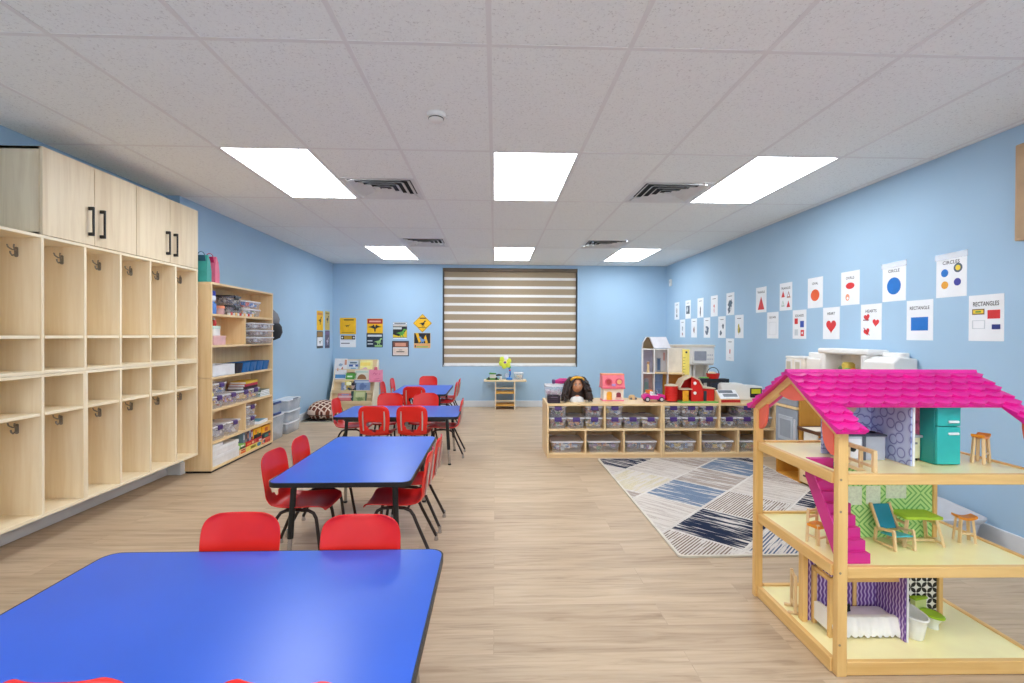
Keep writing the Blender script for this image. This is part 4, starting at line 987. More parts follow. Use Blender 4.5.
MB().box(-d, -d + .006, -L + q, L - q, .04, SH - q).build('back_panel', MAPLE, t)
for z0, z1 in ((ROWS[1] + .02, ROWS[0]), (ROWS[4] + .02, ROWS[3])):
    MB().box(-d + .006, d - .003, -.010, .008, z0, z1).build('divider', MAPLE, t, bevel=.001)
Zr = [z + .0205 for z in ROWS] + [.0405]
FX = SX1 - .012                                                # front line of things on the shelf
def front(name, label, cat, y, z, dx, group=None): return thing(name, label, cat, (FX - dx / 2, y, z), 0, group)
# top row
t = front('spray_bottle', 'blue and white bottle on the top row of the tall shelf, at its near end', 'bottle', 4.68, Zr[0], .08)
MB().lathe([(.036, 0), (.04, .006), (.04, .085), (.034, .1), (.022, .115)], n=16).build('bottle', C((90, 136, 206), .25), t)
MB().lathe([(.022, .115), (.034, .125), (.036, .16), (.03, .17)], n=16).build('label_band', C((220, 224, 236)), t)
MB().lathe([(.032, .17), (.034, .176), (.034, .21), (.028, .216)], n=16).build('cap', C((40, 60, 160)), t)
t = front('craft_jar', 'clear pink jar with a peach lid on the top row of the tall shelf', 'jar', 4.825, Zr[0], .09)
MB().lathe([(.036, 0), (.04, .004), (.04, .055), (.036, .06)], n=16).build('jar', clear_plastic('pink_clear_plastic', (240, 190, 186), .6), t)
MB().lathe([(.042, .06), (.043, .064), (.043, .08), (.038, .085)], n=16).build('lid', C((240, 150, 110)), t)
for k, (z, nm) in enumerate(((0, 'lower'), (.102, 'upper'))):
    place_bin('clip', 'dark box with black lid, %s of two, top row of the tall shelf' % nm, 'black lidded boxes', (FX - .10, 5.08, Zr[0] + z), pi / 2, .24, .16, .10, BLACK, 90 + k, tub=CLEAR_D, lid=C((40, 40, 44)), tones=[(70, 60, 56), (120, 104, 90), (40, 40, 44), (206, 196, 180)])
for k, (z, nm, tn) in enumerate(((0, 'lower', None), (.086, 'upper', [(70, 120, 200), (90, 140, 210), (240, 240, 240), (220, 80, 60)]))):
    place_bin('flat', 'low clear box, %s of two, far end of the top row of the tall shelf' % nm, 'clear boxes at the far end of the top row', (FX - .10, 5.43, Zr[0] + z), pi / 2, .36, .17, .085, None, 95 + k, tones=tn)
rn = random.Random(4)
for k in range(12):
    c = ((226, 224, 218), (206, 80, 70), (226, 224, 218), (236, 190, 120))[k % 4]
    o = MB().prism(rrect(.024, .022, .004, 2), 0, .022 + .006 * (k % 2)).build('letter_cube', C(c), None, bevel=.002, loc=(FX + .0, 4.905 + .042 * k, Zr[0]), rotz=rn.uniform(-.3, .3))
    tag(o, 'tiny craft cube in the row along the front of the top shelf', 'craft cube', 'tiny cubes along the top row')
# second row
t = front('gift_box', 'pink cardboard box on the second row of the tall shelf', 'box', 4.75, Zr[1], .14)
MB().prism(rrect(.14, .20, .004, 2), 0, .075).build('body', C((226, 178, 176), .6), t, bevel=.002)
MB().prism(rrect(.148, .208, .005, 2), .07, .088).build('lid', C((230, 186, 184), .6), t, bevel=.002)
t = front('paper_box', 'white box standing on the pink box on the second row of the tall shelf', 'box', 4.70, Zr[1] + .0885, .11)
MB().prism(rrect(.11, .11, .006, 2), 0, .085).build('body', C((236, 232, 226)), t, bevel=.002)
MB().prism(rrect(.114, .114, .006, 2), .062, .09).build('lid', C((206, 226, 214)), t, bevel=.002)
for y, c, lab in ((4.672, (60, 140, 60), 'green'), (4.735, (196, 40, 36), 'red')):
    t = front('paint_bottle', 'small %s paint bottle standing on the white box on the second row' % lab, 'bottle', y, Zr[1] + .179, .10)
    MB().lathe([(.021, 0), (.023, .004), (.023, .045), (.012, .058)], n=12).build('bottle', C(c, .3), t)
    MB().lathe([(.012, .058), (.012, .074), (.005, .082)], n=12).build('cap', C((236, 230, 220)), t)
for k, nm in enumerate(('lowest', 'middle', 'topmost')):
    place_bin('tray', 'flat clear tray, %s of three stacked on the second row of the tall shelf' % nm, 'stack of clear trays', (SX1 - .085, 5.515, Zr[1] + .076 * k), pi / 2, .50, .27, .075, None, 110 + k, tones=[(200, 190, 180), (170, 150, 140), (226, 226, 226), (120, 110, 120)])
# third row
t = front('paper_tray', 'long white paper tray on the third row of the tall shelf', 'tray', 4.82, Zr[2], .20)
mb = MB(); mb.prism(rrect(.20, .40, .01, 3), 0, .008)
o = rrect(.20, .40, .01, 3); i = rrect(.192, .392, .008, 3)
mb.rings([[(a, b, .008) for a, b in i], [(a, b, .105) for a, b in i], [(a, b, .105) for a, b in o], [(a, b, .004) for a, b in o]], False, False).build('tray', C((232, 232, 234)), t)
MB().prism(rect(-.09, .09, -.19, .19), .01, .085).build('paper_stack', PAPER, t)
for k in range(5):
    m = C((30, 34, 44)) if k == 0 else C((36, 104, 168))
    y = 5.115 + .148 * k
    t = front('caddy_tray', 'dark %s open caddy on the third row, %s' % ('grey' if k == 0 else 'blue', ('beside the white tray', 'first of four from the white tray', 'second of four from the white tray', 'third of four from the white tray', 'farthest of four')[k]), 'caddy', y, Zr[2], .2, 'open caddies on the third row')
    mb = MB()
    a0, a1, b1 = rrect(.17, .12, .012, 3), rrect(.20, .142, .014, 3), rrect(.19, .132, .012, 3)
    mb.rings([[(a, b, 0) for a, b in a0], [(a, b, .10) for a, b in a1], [(a, b, .10) for a, b in b1], [(a, b, .012) for a, b in [(p[0] * .93, p[1] * .93) for p in a0]]], True, True).build('tub', m, t)
    MB().box(-.095, .095, -.003, .003, .012, .085).build('divider', m, t)
# fourth row: latched bins side by side, one on top
ys = [(4.737, .24), (4.985, .24), (5.233, .24), (5.465, .20)]
nm = ['nearest', 'second from the near end', 'third from the near end', 'farthest']
for k, (y, w) in enumerate(ys):
    place_bin('shelf_small', 'clear purple latched bin on the fourth shelf row, %s' % nm[k], 'latched bins on the fourth row', (FX - .12, y - .02 * (k == 3), Zr[3]), pi / 2, .225, .235, .118, PURPLE, 130 + k, tones=[(236, 200, 120), (230, 226, 222), (206, 120, 80), (180, 150, 190)])
place_bin('shelf_small', 'clear purple latched bin stacked over the nearest one on the fourth row', 'latched bins on the fourth row', (FX - .12, 4.775, Zr[3] + .121), pi / 2, .225, .235, .118, PURPLE, 137)
t = front('felt_star', 'small yellow sponge lying on the nearest bin of the fourth row', 'sponge', 4.63, Zr[3] + .1205, .05)
MB().prism(rrect(.05, .03, .008, 3), 0, .035).build('sponge', C((232, 220, 90), .8), t, bevel=.006)
for k, (c, hh, lab) in enumerate((((60, 40, 40), .028, 'dark'), ((190, 40, 70), .026, 'crimson'), ((230, 196, 60), .024, 'yellow'))):
    t = thing('book', '%s book lying in the pile on top of the fourth row bins' % lab, 'book', (FX - .10, 5.37 + .01 * k, Zr[3] + .1205 + sum((.028, .026, .024)[:k])), .04 * k, 'books piled on the fourth row')
    MB().prism(rrect(.17, .30, .003, 2), 0, .003).prism(rrect(.17, .30, .003, 2), hh - .003, hh - .0003).box(.08, .085, -.15, .15, 0, hh - .0003).build('cover', C(c), t)
    MB().box(-.08, .08, -.145, .145, .003, hh - .003).build('pages', PAPER, t)
for k, (c, lab) in enumerate((((150, 176, 176), 'pale teal'), ((110, 140, 130), 'grey green'), ((196, 206, 206), 'pale grey'), ((90, 110, 100), 'dark green'))):
    t = thing('workbook', '%s thin workbook in the short pile at the far end of the fourth row' % lab, 'book', (FX - .11, 5.685, Zr[3] + .018 * k), .03 * (k - 2), 'workbooks at the far end of the fourth row')
    MB().prism(rrect(.20, .22, .003, 2), 0, .0175).build('cover', C(c), t, bevel=.001)
    MB().box(-.098, .1005, -.108, .108, .003, .0145).build('pages', PAPER, t)
# fifth row
for k, y in enumerate((4.75, 5.02)):
    place_bin('shelf_mid', 'clear purple latched bin on the fifth row before the divider, %s of two' % ('nearer', 'farther')[k], 'latched bins on the fifth row', (FX - .12, y, Zr[4]), pi / 2, .25, .235, .135, PURPLE, 150 + k, tones=[(226, 222, 220), (200, 196, 200), (180, 176, 186)])
for k in range(2):
    place_bin('shelf_small', 'clear purple latched bin on the fifth row past the divider, %s of two' % ('lower', 'upper')[k], 'latched bins on the fifth row', (FX - .12, 5.37, Zr[4] + .121 * k), pi / 2, .225, .235, .118, PURPLE, 155 + k, tones=[(220, 216, 214), (190, 186, 190), (200, 190, 170)])
t = thing('paper_pad', 'white paper pad with a teal sheet on top on the fifth row', 'paper', (FX - .11, 5.645, Zr[4]), .08)
MB().prism(rrect(.20, .25, .003, 2), 0, .03).build('pad', PAPER, t)
MB().prism([(-.09, -.10), (.09, -.115), (.085, .09), (-.095, .085)], .0302, .034).build('top_sheet', C((70, 150, 180)), t)
# bottom row
for k, (y, w_, z, lab) in enumerate(((4.86, .50, 0, 'long white cardboard box at the near end of the bottom row'), (4.86, .47, .0955, 'long white box stacked on the long box in the bottom row'), (4.71, .19, .171, 'short white box on top of the white stack in the bottom row'))):
    t = thing('cardboard_box', lab, 'box', (FX - .11, y, Zr[5] + z), 0, 'white boxes on the bottom row')
    hh = (.095, .075, .034)[k]
    MB().prism(rrect(.21, w_, .004, 2), 0, hh - .018).build('body', C((232, 230, 228), .6), t, bevel=.002)
    MB().prism(rrect(.216, w_ + .006, .004, 2), hh - .03, hh).build('lid', C((238, 238, 238), .6), t, bevel=.002)
def game(label, y, z, dx, w_, hh, c, art, cat='game box'):
    t = thing('game_box', label, cat, (FX - dx / 2, y, Zr[5] + z), 0, 'game boxes on the bottom row')
    MB().prism(rrect(dx, w_, .003, 2), 0, hh).build('box', C(c), t, bevel=.0015)
    mb = MB()
    for (m, p) in art: mb.use(C(m)).prism([(a * w_ / 2, hh * b) for a, b in p], dx / 2 - .002, dx / 2 + .0012, 'x')
    if art: mb.build('printed_art', None, t, smooth=0)
    return t
R4 = lambda a, b, c, d: rect(a, b, c, d)
game('orange puzzle box in the lowest layer of the bottom row, beside the white boxes', 5.18, 0, .2, .12, .052, (238, 200, 150), [((226, 110, 30), R4(-.8, .8, .12, .5)), ((190, 60, 30), R4(-.7, .7, .6, .85))])
game('long pale yellow game box with blue art in the lowest layer of the bottom row', 5.415, 0, .2, .34, .052, (240, 216, 110), [((206, 190, 90), R4(-.5, .2, .2, .8)), ((180, 140, 80), R4(-.44, .1, .35, .65)), ((70, 140, 170), circ(.62, .5, .26, 18, .4))])
game('red and white game box at the far end of the lowest game layer', 5.695, 0, .19, .20, .062, (226, 100, 70), [((240, 230, 220), R4(-.9, -.3, .2, .9)), ((226, 60, 60), circ(-.4, .5, .3, 14, .3)), ((200, 70, 50), R4(.1, .9, .1, .5))])
game('green and black game box on the orange puzzle box', 5.17, .0525, .19, .115, .05, (140, 196, 80), [((40, 44, 48), R4(-.9, .9, .05, .4)), ((240, 240, 220), R4(-.7, .4, .5, .8))])
game('red game box on the yellow box in the bottom row', 5.35, .0525, .19, .23, .045, (206, 34, 36), [((240, 190, 150), circ(.3, .5, .2, 14, .3)), ((230, 120, 60), R4(-.8, -.1, .3, .7))])
game('dark red game box on the yellow box, farther along the bottom row', 5.53, .0525, .19, .12, .05, (190, 40, 40), [((230, 210, 200), R4(-.2, .8, .1, .5))])
game('navy game box lying on the red and white one in the bottom row', 5.70, .0625, .19, .20, .048, (40, 44, 60), [((60, 130, 120), R4(-.5, .4, .2, .8)), ((220, 90, 60), R4(.5, .9, .2, .7))])
game('orange and black game box topmost beside the upright books', 5.49, .103, .18, .16, .10, (238, 176, 30), [((30, 30, 34), R4(-1, 1, 0, .4)), ((120, 160, 60), R4(-.1, .2, .3, .6)), ((226, 130, 30), R4(-.7, -.2, .5, .9))])
game('plain orange game box topmost at the far end of the bottom row', 5.695, .111, .18, .20, .085, (240, 170, 28), [((200, 90, 30), R4(-.4, .3, .3, .8)), ((60, 60, 64), R4(-1, 1, 0, .15))])
for k, (c, c2) in enumerate((((120, 140, 160), (210, 214, 220)), ((150, 132, 126), (90, 90, 100)), ((100, 90, 110), (206, 150, 120)), ((190, 200, 214), (90, 130, 180)), ((160, 70, 60), (226, 210, 200)))):
    t = thing('book', ('grey blue', 'brownish grey', 'purple grey', 'pale blue', 'brick red')[k] + ' book standing upright on the game boxes of the bottom row', 'book', (FX - .09, 5.215 + .042 * k, Zr[5] + .103), 0, 'upright books on the bottom row')
    MB().box(-.075, .08, -.018, -.015, 0, .105).box(-.075, .08, .015, .018, 0, .105).box(.078, .08, -.018, .018, 0, .105).build('cover', C(c), t)
    MB().box(-.073, .077, -.0145, .0145, .002, .102).build('pages', PAPER, t)
    MB().box(.0795, .081, -.012, .012, .03, .08).build('spine_label', C(c2), t)
# gift bags on top
for y, c, c2, lab, hh in ((4.625, (60, 160, 150), (40, 90, 110), 'teal gift bag with rope handle on top of the tall shelf, next to the cabinet', .25), (4.76, (226, 110, 140), (190, 40, 90), 'pink gift bag on top of the tall shelf', .255)):
    t = thing('gift_bag', lab, 'bag', (-2.70, y, SH + .0005), .1, 'gift bags on the tall shelf')
    mb = MB(); mb.rings([[(-.07, -.045, 0), (.07, -.045, 0), (.07, .045, 0), (-.07, .045, 0)], [(-.07, -.047, .10), (.07, -.047, .10), (.07, .047, .10), (-.07, .047, .10)], [(-.066, -.03, hh - .05), (.066, -.03, hh - .05), (.066, .03, hh - .05), (-.066, .03, hh - .05)], [(-.06, -.004, hh), (.06, -.004, hh), (.06, .004, hh), (-.06, .004, hh)]]).build('bag', C(c, .5), t, smooth=0)
    MB().tube([(.0 + .03 * cos(a), .0, hh - .005 + .035 * sin(a)) for a in [pi * k / 10 for k in range(11)]], .0035, 6).build('handle', C(c2), t)
    MB().prism([(-.045, hh - .06), (.055, hh - .06), (.045, hh - .005), (-.035, hh - .005)], -.034, -.027, 'y').build('tissue_flap', C(c2), t)
# ------------------------------------------------------------------ backpack, totes, mat and cushion by the left wall
t = thing('backpack', 'grey and black backpack hanging on the wall past the tall shelf', 'backpack', (XL + .003, 6.17, 1.20))
BG = M('backpack_grey', (134, 134, 138), .8, bump=.3, bscale=200); BBK = M('backpack_black', (34, 36, 42), .8, bump=.3, bscale=200)
mb = MB(); mb.rings([[(.002 + dx * (.5 + .5 * cos(2 * pi * k / 20)), dy * sin(2 * pi * k / 20), z) for k in range(20)] for dx, dy, z in ((.10, .11, .15), (.15, .14, .19), (.165, .145, .26), (.14, .13, .33), (.085, .10, .385), (.03, .05, .41))]).build('body', BG, t, smooth=80)
mb = MB(); mb.rings([[(.002 + dx * (.5 + .5 * cos(2 * pi * k / 20)), dy * sin(2 * pi * k / 20), z) for k in range(20)] for dx, dy, z in ((.10, .09, .0), (.17, .135, .03), (.20, .15, .10), (.19, .15, .17), (.16, .142, .21))]).build('front_pocket', BBK, t, smooth=80)
for s in (-1, 1): MB().tube([(.02, s * .06, .40), (.05, s * .085, .36), (.055, s * .115, .2), (.04, s * .11, .05), (.03, s * .06, .0)], .012, 8).build('shoulder_strap', BBK, t)
MB().tube([(.03, -.02, .0), (.035, -.022, -.12), (.03, -.02, -.26)], .009, 6).build('hanging_strap', BBK, t)
MB().tube([(.012, .03 * cos(a), .40 + .035 * sin(a)) for a in [pi * k / 8 for k in range(9)]], .006, 6).build('grab_loop', BBK, t)
MB().prism(rrect(.03, .05, .006, 2, 0, .42), 0, .012, 'x').build('wall_hook', STEEL, t)
def tote(key, label, loc, w, d, h, seed, lidm, hand, fill=True, tones=None):
    """w along y, d along x"""
    return place_bin(key, label, 'clear storage totes by the left wall', loc, pi / 2, w, d, h, None, seed, fill, tones=tones, tub=clear_plastic('tote_plastic', (232, 238, 244), .38), lid=lidm)
TL = clear_plastic('tote_lid_white', (240, 242, 246), .88); TLB = clear_plastic('tote_lid_blue', (196, 214, 234), .85)
tote('tote_a', 'large clear tote standing on the floor against the tall shelf', (-2.725, 6.055, 0), .40, .20, .30, 200, TL, None, tones=[(206, 210, 218), (226, 226, 230), (170, 180, 196)])
o = tote('tote_b', 'small clear tote with dark blue handles on top of the large tote', (-2.725, 6.02, .3005), .30, .19, .165, 201, TLB, None, tones=[(150, 180, 210), (206, 216, 226), (120, 150, 180)])
for s in (-1, 1):
    for z, nm in ((.15, 'upper'), (.012, 'lower')):
        pass
for z in (.15, .02):
    MB().prism(rrect(.19, .026, .010, 3, 0, z), -.118, -.098, 'y').build('handle', DKBLUE, o, bevel=.003)
for k, nm in enumerate(('lowest', 'middle', 'topmost')):
    o = tote('tote_c', 'clear white lidded tote, %s in the stack of three near the cushion' % nm, (-2.725, 6.56 + .01 * k, .1455 * k), .42, .20, .145, 205 + k, TL, None, tones=[(196, 206, 220), (226, 230, 236), (110, 130, 170)])
    if k == 2: MB().prism(rrect(.15, .018, .006, 3, 0, .142), -.112, -.10, 'y').build('handle', C((110, 120, 130)), o, bevel=.003)
t = thing('floor_mat', 'small dark patterned mat under the plaid cushion', 'rug', (-2.47, 7.50, 0))
MB().prism(rrect(.70, .62, .02, 3), .0004, .012).build('mat', rug_mat('dark_mat', (52, 50, 46), (150, 140, 120), .56, 1), t, bevel=.003)
o = rrect(.706, .626, .02, 3); i_ = rrect(.68, .60, .02, 3)
MB().rings([[(a, b, .0004) for a, b in o], [(a, b, .0125) for a, b in o], [(a, b, .013) for a, b in i_]], False, False).build('edge_stripe', C((196, 190, 176), .9), t)
def plaid():
    m = bpy.data.materials.new('brown_plaid_cloth'); t = NT(m); t.b.inputs['Roughness'].default_value = .95
    v = t.coords((1, 1, 1), (0, 0, .5)); sp = t.add('ShaderNodeSeparateXYZ'); t.link(v, sp.inputs[0]); fs = []
    for ax in (0, 1):
        a = t.add('ShaderNodeMath', operation='MULTIPLY'); t.link(sp.outputs[ax], a.inputs[0]); a.inputs[1].default_value = 15.5
        b = t.add('ShaderNodeMath', operation='FRACT'); t.link(a.outputs[0], b.inputs[0])
        c = t.add('ShaderNodeMath', operation='LESS_THAN'); t.link(b.outputs[0], c.inputs[0]); c.inputs[1].default_value = .26; fs.append(c.outputs[0])
    mx = t.add('ShaderNodeMath', operation='MAXIMUM'); t.link(fs[0], mx.inputs[0]); t.link(fs[1], mx.inputs[1])
    br = t.ramp(t.noise(t.coords(), 6, 2), ((.35, (92, 44, 30)), (.65, (126, 66, 46))))
    t.link(t.mix(mx.outputs[0], br, lin((226, 200, 180))), t.b.inputs['Base Color']); t.bump(t.noise(t.coords(), 160), .3, .003); return m
t = thing('floor_cushion', 'large brown plaid floor cushion with cream lines lying on the dark mat', 'cushion', (-2.55, 7.52, .0135), .12)
mb = MB(); rs = []
for k, z, y in ((.55, .0, 0), (.86, .02, 0), (1.0, .07, 0), (.99, .12, .0), (.9, .17, .02), (.72, .215, .05), (.45, .245, .07), (.15, .26, .08)):
    rs.append([(a * k, b * k + y, z + .03 * (a * k) / .3 * (-1 if z > .06 else 0)) for a, b in [(.245 * abs(cos(q)) ** .62 * (1 if cos(q) > 0 else -1), .225 * abs(sin(q)) ** .62 * (1 if sin(q) > 0 else -1)) for q in [2 * pi * j / 40 for j in range(40)]]])
mb.rings(rs).build('cushion', plaid(), t, smooth=80)
MB().tube([(.245 * abs(cos(q)) ** .62 * (1 if cos(q) > 0 else -1) * 1.0, .225 * abs(sin(q)) ** .62 * (1 if sin(q) > 0 else -1), .075) for q in [2 * pi * j / 40 for j in range(41)]], .006, 6).build('piping', C((90, 60, 46)), t)
# ------------------------------------------------------------------ book display in the corner
t = thing('book_display', 'sloping birch book display rack in the back left corner', 'book rack', (-2.39, 8.46, 0))
PR = [(-.20, 0), (.26, 0), (.26, .83), (.20, .83), (-.20, .14)]
for s in (-1, 1): MB().prism(PR, s * .352 - .009, s * .352 + .009, 'x').build('side_panel', BIRCH, t, bevel=.002)
TI = [(-.18, .16), (-.075, .325), (.03, .50), (.125, .67)]           # four tiers (y, z of the ledge)
for y, z in TI:
    MB().box(-.343, .343, y - .01, y + .075, z - .04, z - .028).build('ledge', BIRCH_X, t, bevel=.001)
    MB().box(-.343, .343, y - .022, y - .01, z - .04, z + .012).build('lip', BIRCH_X, t, bevel=.001)
    lean = .055
    MB().raw([(-.343, y + .075, z - .03), (.343, y + .075, z - .03), (.343, y + .075 + lean, z + .17), (-.343, y + .075 + lean, z + .17), (-.343, y + .085, z - .03), (.343, y + .085, z - .03), (.343, y + .085 + lean, z + .17), (-.343, y + .085 + lean, z + .17)], [(0, 1, 2, 3), (7, 6, 5, 4), (0, 4, 5, 1), (2, 6, 7, 3), (0, 3, 7, 4), (1, 5, 6, 2)]).build('back_rest', BIRCH_X, t, smooth=0)
MB().box(-.343, .343, -.19, -.175, 0, .125).build('front_board', BIRCH_X, t, bevel=.001)
def book(label, x, tier, w, h, c, art, th=.012):
    y, z = TI[tier]
    t = thing('picture_book', label, 'book', (-2.39 + x * .84, 8.46 + y + .022, z - .027), 0, 'picture books on the display rack')
    t.rotation_euler = (-.26, 0, 0)
    MB().prism(rect(-w / 2, w / 2, 0, h), -.0012, 0, 'y').prism(rect(-w / 2, w / 2, 0, h), th - .0012, th, 'y').prism(rect(-w / 2, -w / 2 + .002, 0, h), 0, th, 'y').build('cover', C(c), t, smooth=0)
    MB().prism(rect(-w / 2 + .002, w / 2 - .003, .002, h - .002), 0, th - .0012, 'y').build('pages', PAPER, t, smooth=0)
    mb = MB()
    for k, (m, p) in enumerate(art): mb.use(C(m)).prism([(a * w / 2, b * h) for a, b in p], -.0016 - .0002 * k, -.001, 'y')
    mb.build('cover_picture', None, t, smooth=0)
rb = lambda a, b, c, d: rect(a, b, c, d)
book('tall pale picture book with small red and blue figures, top left on the display rack', -.315, 2, .215, .40, (226, 222, 222), [((80, 140, 190), rb(-.9, .9, .14, .3)), ((206, 110, 80), blob(-.4, .52, .12, 31, .5)), ((190, 80, 60), blob(.3, .55, .14, 32, .5)), ((180, 150, 200), rb(-.8, .8, .03, .1)), ((150, 170, 190), blob(0, .72, .3, 33, .2)), ((206, 140, 110), rb(.6, .95, .72, .95))])
book('white book with blue lettering blocks, top row of the display rack', -.07, 3, .22, .19, (206, 216, 222), [((60, 90, 160), rb(-.7, .7, .42, .62)), ((90, 110, 130), rb(-.6, .5, .7, .85)), ((120, 160, 190), rb(-.4, .4, .15, .3)), ((230, 230, 230), circ(.1, .5, .2, 12, .1))])
book('pale yellow book at the top right of the display rack', .17, 3, .245, .19, (240, 230, 150), [((244, 220, 110), rb(-.7, .7, .5, .8)), ((220, 180, 190), blob(.0, .22, .3, 35, .4)), ((200, 160, 150), rb(-.6, -.1, .1, .2))])
book('bright green book with a pale title, second row of the display rack', -.095, 2, .19, .145, (90, 160, 64), [((226, 240, 210), rb(-.6, .3, .5, .68)), ((60, 120, 44), rb(-1, 1, 0, .25))])
book('cream book with a brown arch, second row of the display rack', .125, 2, .235, .20, (216, 212, 196), [((150, 104, 66), [(-.6, .2), (.7, .2)] + [(.05 + .65 * cos(a), .2 + .42 * sin(a)) for a in [pi * k / 10 for k in range(1, 10)]]), ((206, 190, 160), rb(-1, 1, 0, .2)), ((180, 200, 190), rb(-.9, .9, .75, .9))])
book('small yellow book peeping out above the blue grey book on the display rack', -.10, 1, .14, .20, (236, 214, 110), [((250, 240, 190), rb(-.6, .6, .6, .9)), ((206, 170, 80), rb(-.7, .7, .4, .5))])
book('blue grey book with pale figures, third row left of the display rack', -.135, 1, .19, .17, (140, 150, 176), [((206, 206, 214), blob(-.3, .5, .28, 41, .7)), ((70, 80, 100), blob(.4, .4, .22, 42, .8))], .02)
book('dark book with a face on its cover, third row of the display rack', -.02, 1, .12, .19, (66, 58, 56), [((190, 160, 150), circ(.1, .55, .5, 16, .26)), ((50, 40, 40), circ(.1, .72, .5, 16, .12))])
book('large sky blue book, third row right of the display rack', .165, 1, .27, .21, (132, 156, 196), [((100, 124, 170), blob(.1, .5, .45, 44, .6)), ((180, 196, 214), rb(-.9, .9, .78, .92))])
book('pink and red book in the bottom row of the display rack', -.13, 0, .25, .16, (214, 120, 120), [((226, 190, 190), rb(-.9, .9, .55, .75)), ((190, 80, 90), rb(-.9, .9, .1, .3)), ((150, 150, 190), rb(-.5, .5, .8, .92))])
book('green grey book with a dark spine in the bottom row of the display rack', .13, 0, .25, .20, (160, 172, 116), [((40, 60, 60), rb(-1, -.66, 0, 1)), ((196, 200, 150), rb(-.4, .8, .5, .9)), ((110, 130, 80), blob(.2, .3, .4, 46, .4))], .018)
book('thin brown book at the right end of the bottom row of the display rack', .325, 0, .10, .17, (176, 150, 110), [((60, 90, 70), rb(-1, -.5, 0, 1)), ((206, 180, 140), rb(-.3, .9, .5, .8))])
t = sheet('pink_paper', 'bright pink paper with small drawn lines hanging over the right end of the display rack', 'paper', (-1.985, 8.30, .585), 0, .23, .205, [(C((220, 90, 130)), p) for p in ([(-.05, .03), (-.02, .06), (.0, .03), (.03, .05), (.026, .04), (.0, .018), (-.022, .048), (-.046, .024)], [(-.03, -.05), (.06, -.04), (.06, -.046), (-.03, -.056)], [(-.04, -.08), (.07, -.07), (.07, -.076), (-.04, -.086)], [(.06, .02), (.066, .06), (.072, .02)])], C((250, 150, 180), .6), th=.003)
MB().prism([(-.03, .10), (.03, .10), (.022, .15), (-.022, .15)], -.01, .006, 'y').build('paper_clip', C((230, 110, 130)), t, bevel=.002)
MB().prism(rect(-.06, -.03, -.08, .09), .0, .10, 'y').build('hanging_tab', C((244, 140, 170)), t)
# ------------------------------------------------------------------ small folding table under the window
t = thing('activity_table', 'small birch activity table with drop top under the window blind', 'table', (.18, 8.55, 0))
MB().prism(rrect(.735, .30, .02, 4), .478, .50).build('table_top', BIRCH_X, t, bevel=.003)
for s in (-1, 1):
    MB().box(s * .165 - .009, s * .165 + .009, -.13, .13, 0, .478).build('side_panel', BIRCH, t, bevel=.002)
for z in (.055, .27): MB().box(-.156, .156, -.12, .12, z, z + .034).build('shelf', wood('ochre_shelf', (222, 170, 84), (200, 146, 62), 0, 5), t, bevel=.002)
for z in (.14, .36): MB().box(-.156, .156, -.126, -.11, z, z + .016).build('rail', BIRCH_X, t, bevel=.001)
MB().box(-.156, .156, .118, .128, .03, .09).build('back_rail', BIRCH_X, t)
t = thing('toy_tractor', 'green and black toy vehicle at the left of the small table under the window', 'toy', (-.03, 8.53, .5005))
GRN = C((70, 140, 50)); MB().prism([(-.11, .0), (.10, .0), (.11, .02), (.03, .03), (-.09, .034), (-.115, .02)], -.05, .05, 'y').build('chassis', GRN, t, bevel=.006)
MB().prism([(-.06, .03), (.06, .03), (.05, .085), (.02, .10), (-.05, .10)], -.035, .035, 'y').build('cab', C((216, 214, 206)), t, bevel=.006)
MB().prism([(-.07, .098), (.05, .098), (.06, .115), (-.06, .125)], -.045, .045, 'y').build('roof', GRN, t, bevel=.004)
MB().tube([(.05, 0, .075), (.10, 0, .085), (.15, -.01, .08)], [.014, .018, .01], 8).build('boom', C((40, 40, 44)), t)
for x in (-.07, .06):
    for s in (-1, 1): MB().tube([(x, s * .04, .022), (x, s * .06, .022)], .022, 14).build('wheel', C((36, 44, 34)), t)
t = thing('toy_cup', 'small white toy cup between the green vehicle and the flower toy', 'cup', (.105, 8.50, .5005))
MB().lathe([(.016, 0), (.018, .004), (.022, .06), (.019, .06), (.015, .008)], n=14).build('cup', WHITE, t)
t = thing('flower_toy', 'yellow green flower toy on a blue stem on the small table', 'toy', (.235, 8.57, .5005))
MB().lathe([(.055, 0), (.058, .01), (.05, .03), (.03, .04)], (.02, -.02, 0), 18).build('base', C((60, 130, 200), .3), t)
MB().lathe([(.04, .04), (.042, .05), (.04, .10), (.03, .11)], (-.02, -.0, 0), 16).build('clear_drum', CLEAR, t)
MB().tube([(.02, -.01, .035), (.035, -.01, .10), (.03, -.01, .16), (.0, -.01, .23), (-.04, -.015, .28)], [.013, .015, .014, .011, .010], 10).build('stem', C((40, 110, 200), .3), t)
MB().ball((.03, -.01, .215), .022, .018, .022).build('leaf_knob', C((90, 170, 80)), t)
MB().ball((.028, -.012, .165), .018, .016, .016).build('red_ball', C((210, 60, 50)), t)
mb = MB()
for k in range(6):
    a = 2 * pi * k / 6 + .3; mb.use(C((214, 226, 70)) if k != 1 else C((236, 232, 240))); mb.ball((-.055 + .066 * cos(a), -.02, .305 + .07 * sin(a)), .046, .014, .05, 14, 8)
mb.build('petals', None, t)
MB().ball((-.055, -.03, .305), .042, .014, .034, 16, 8).build('flower_face', C((240, 232, 120)), t)
MB().ball((-.055, -.042, .303), .024, .01, .02, 14, 8).build('flower_eye', C((110, 80, 170)), t)
t = place_bin('craft', 'clear tub of tan bits beside the flower toy under the window', None, (.415, 8.55, .5005), 0, .17, .15, .13, None, 300, tones=[(206, 180, 140), (150, 190, 200), (226, 214, 190)])
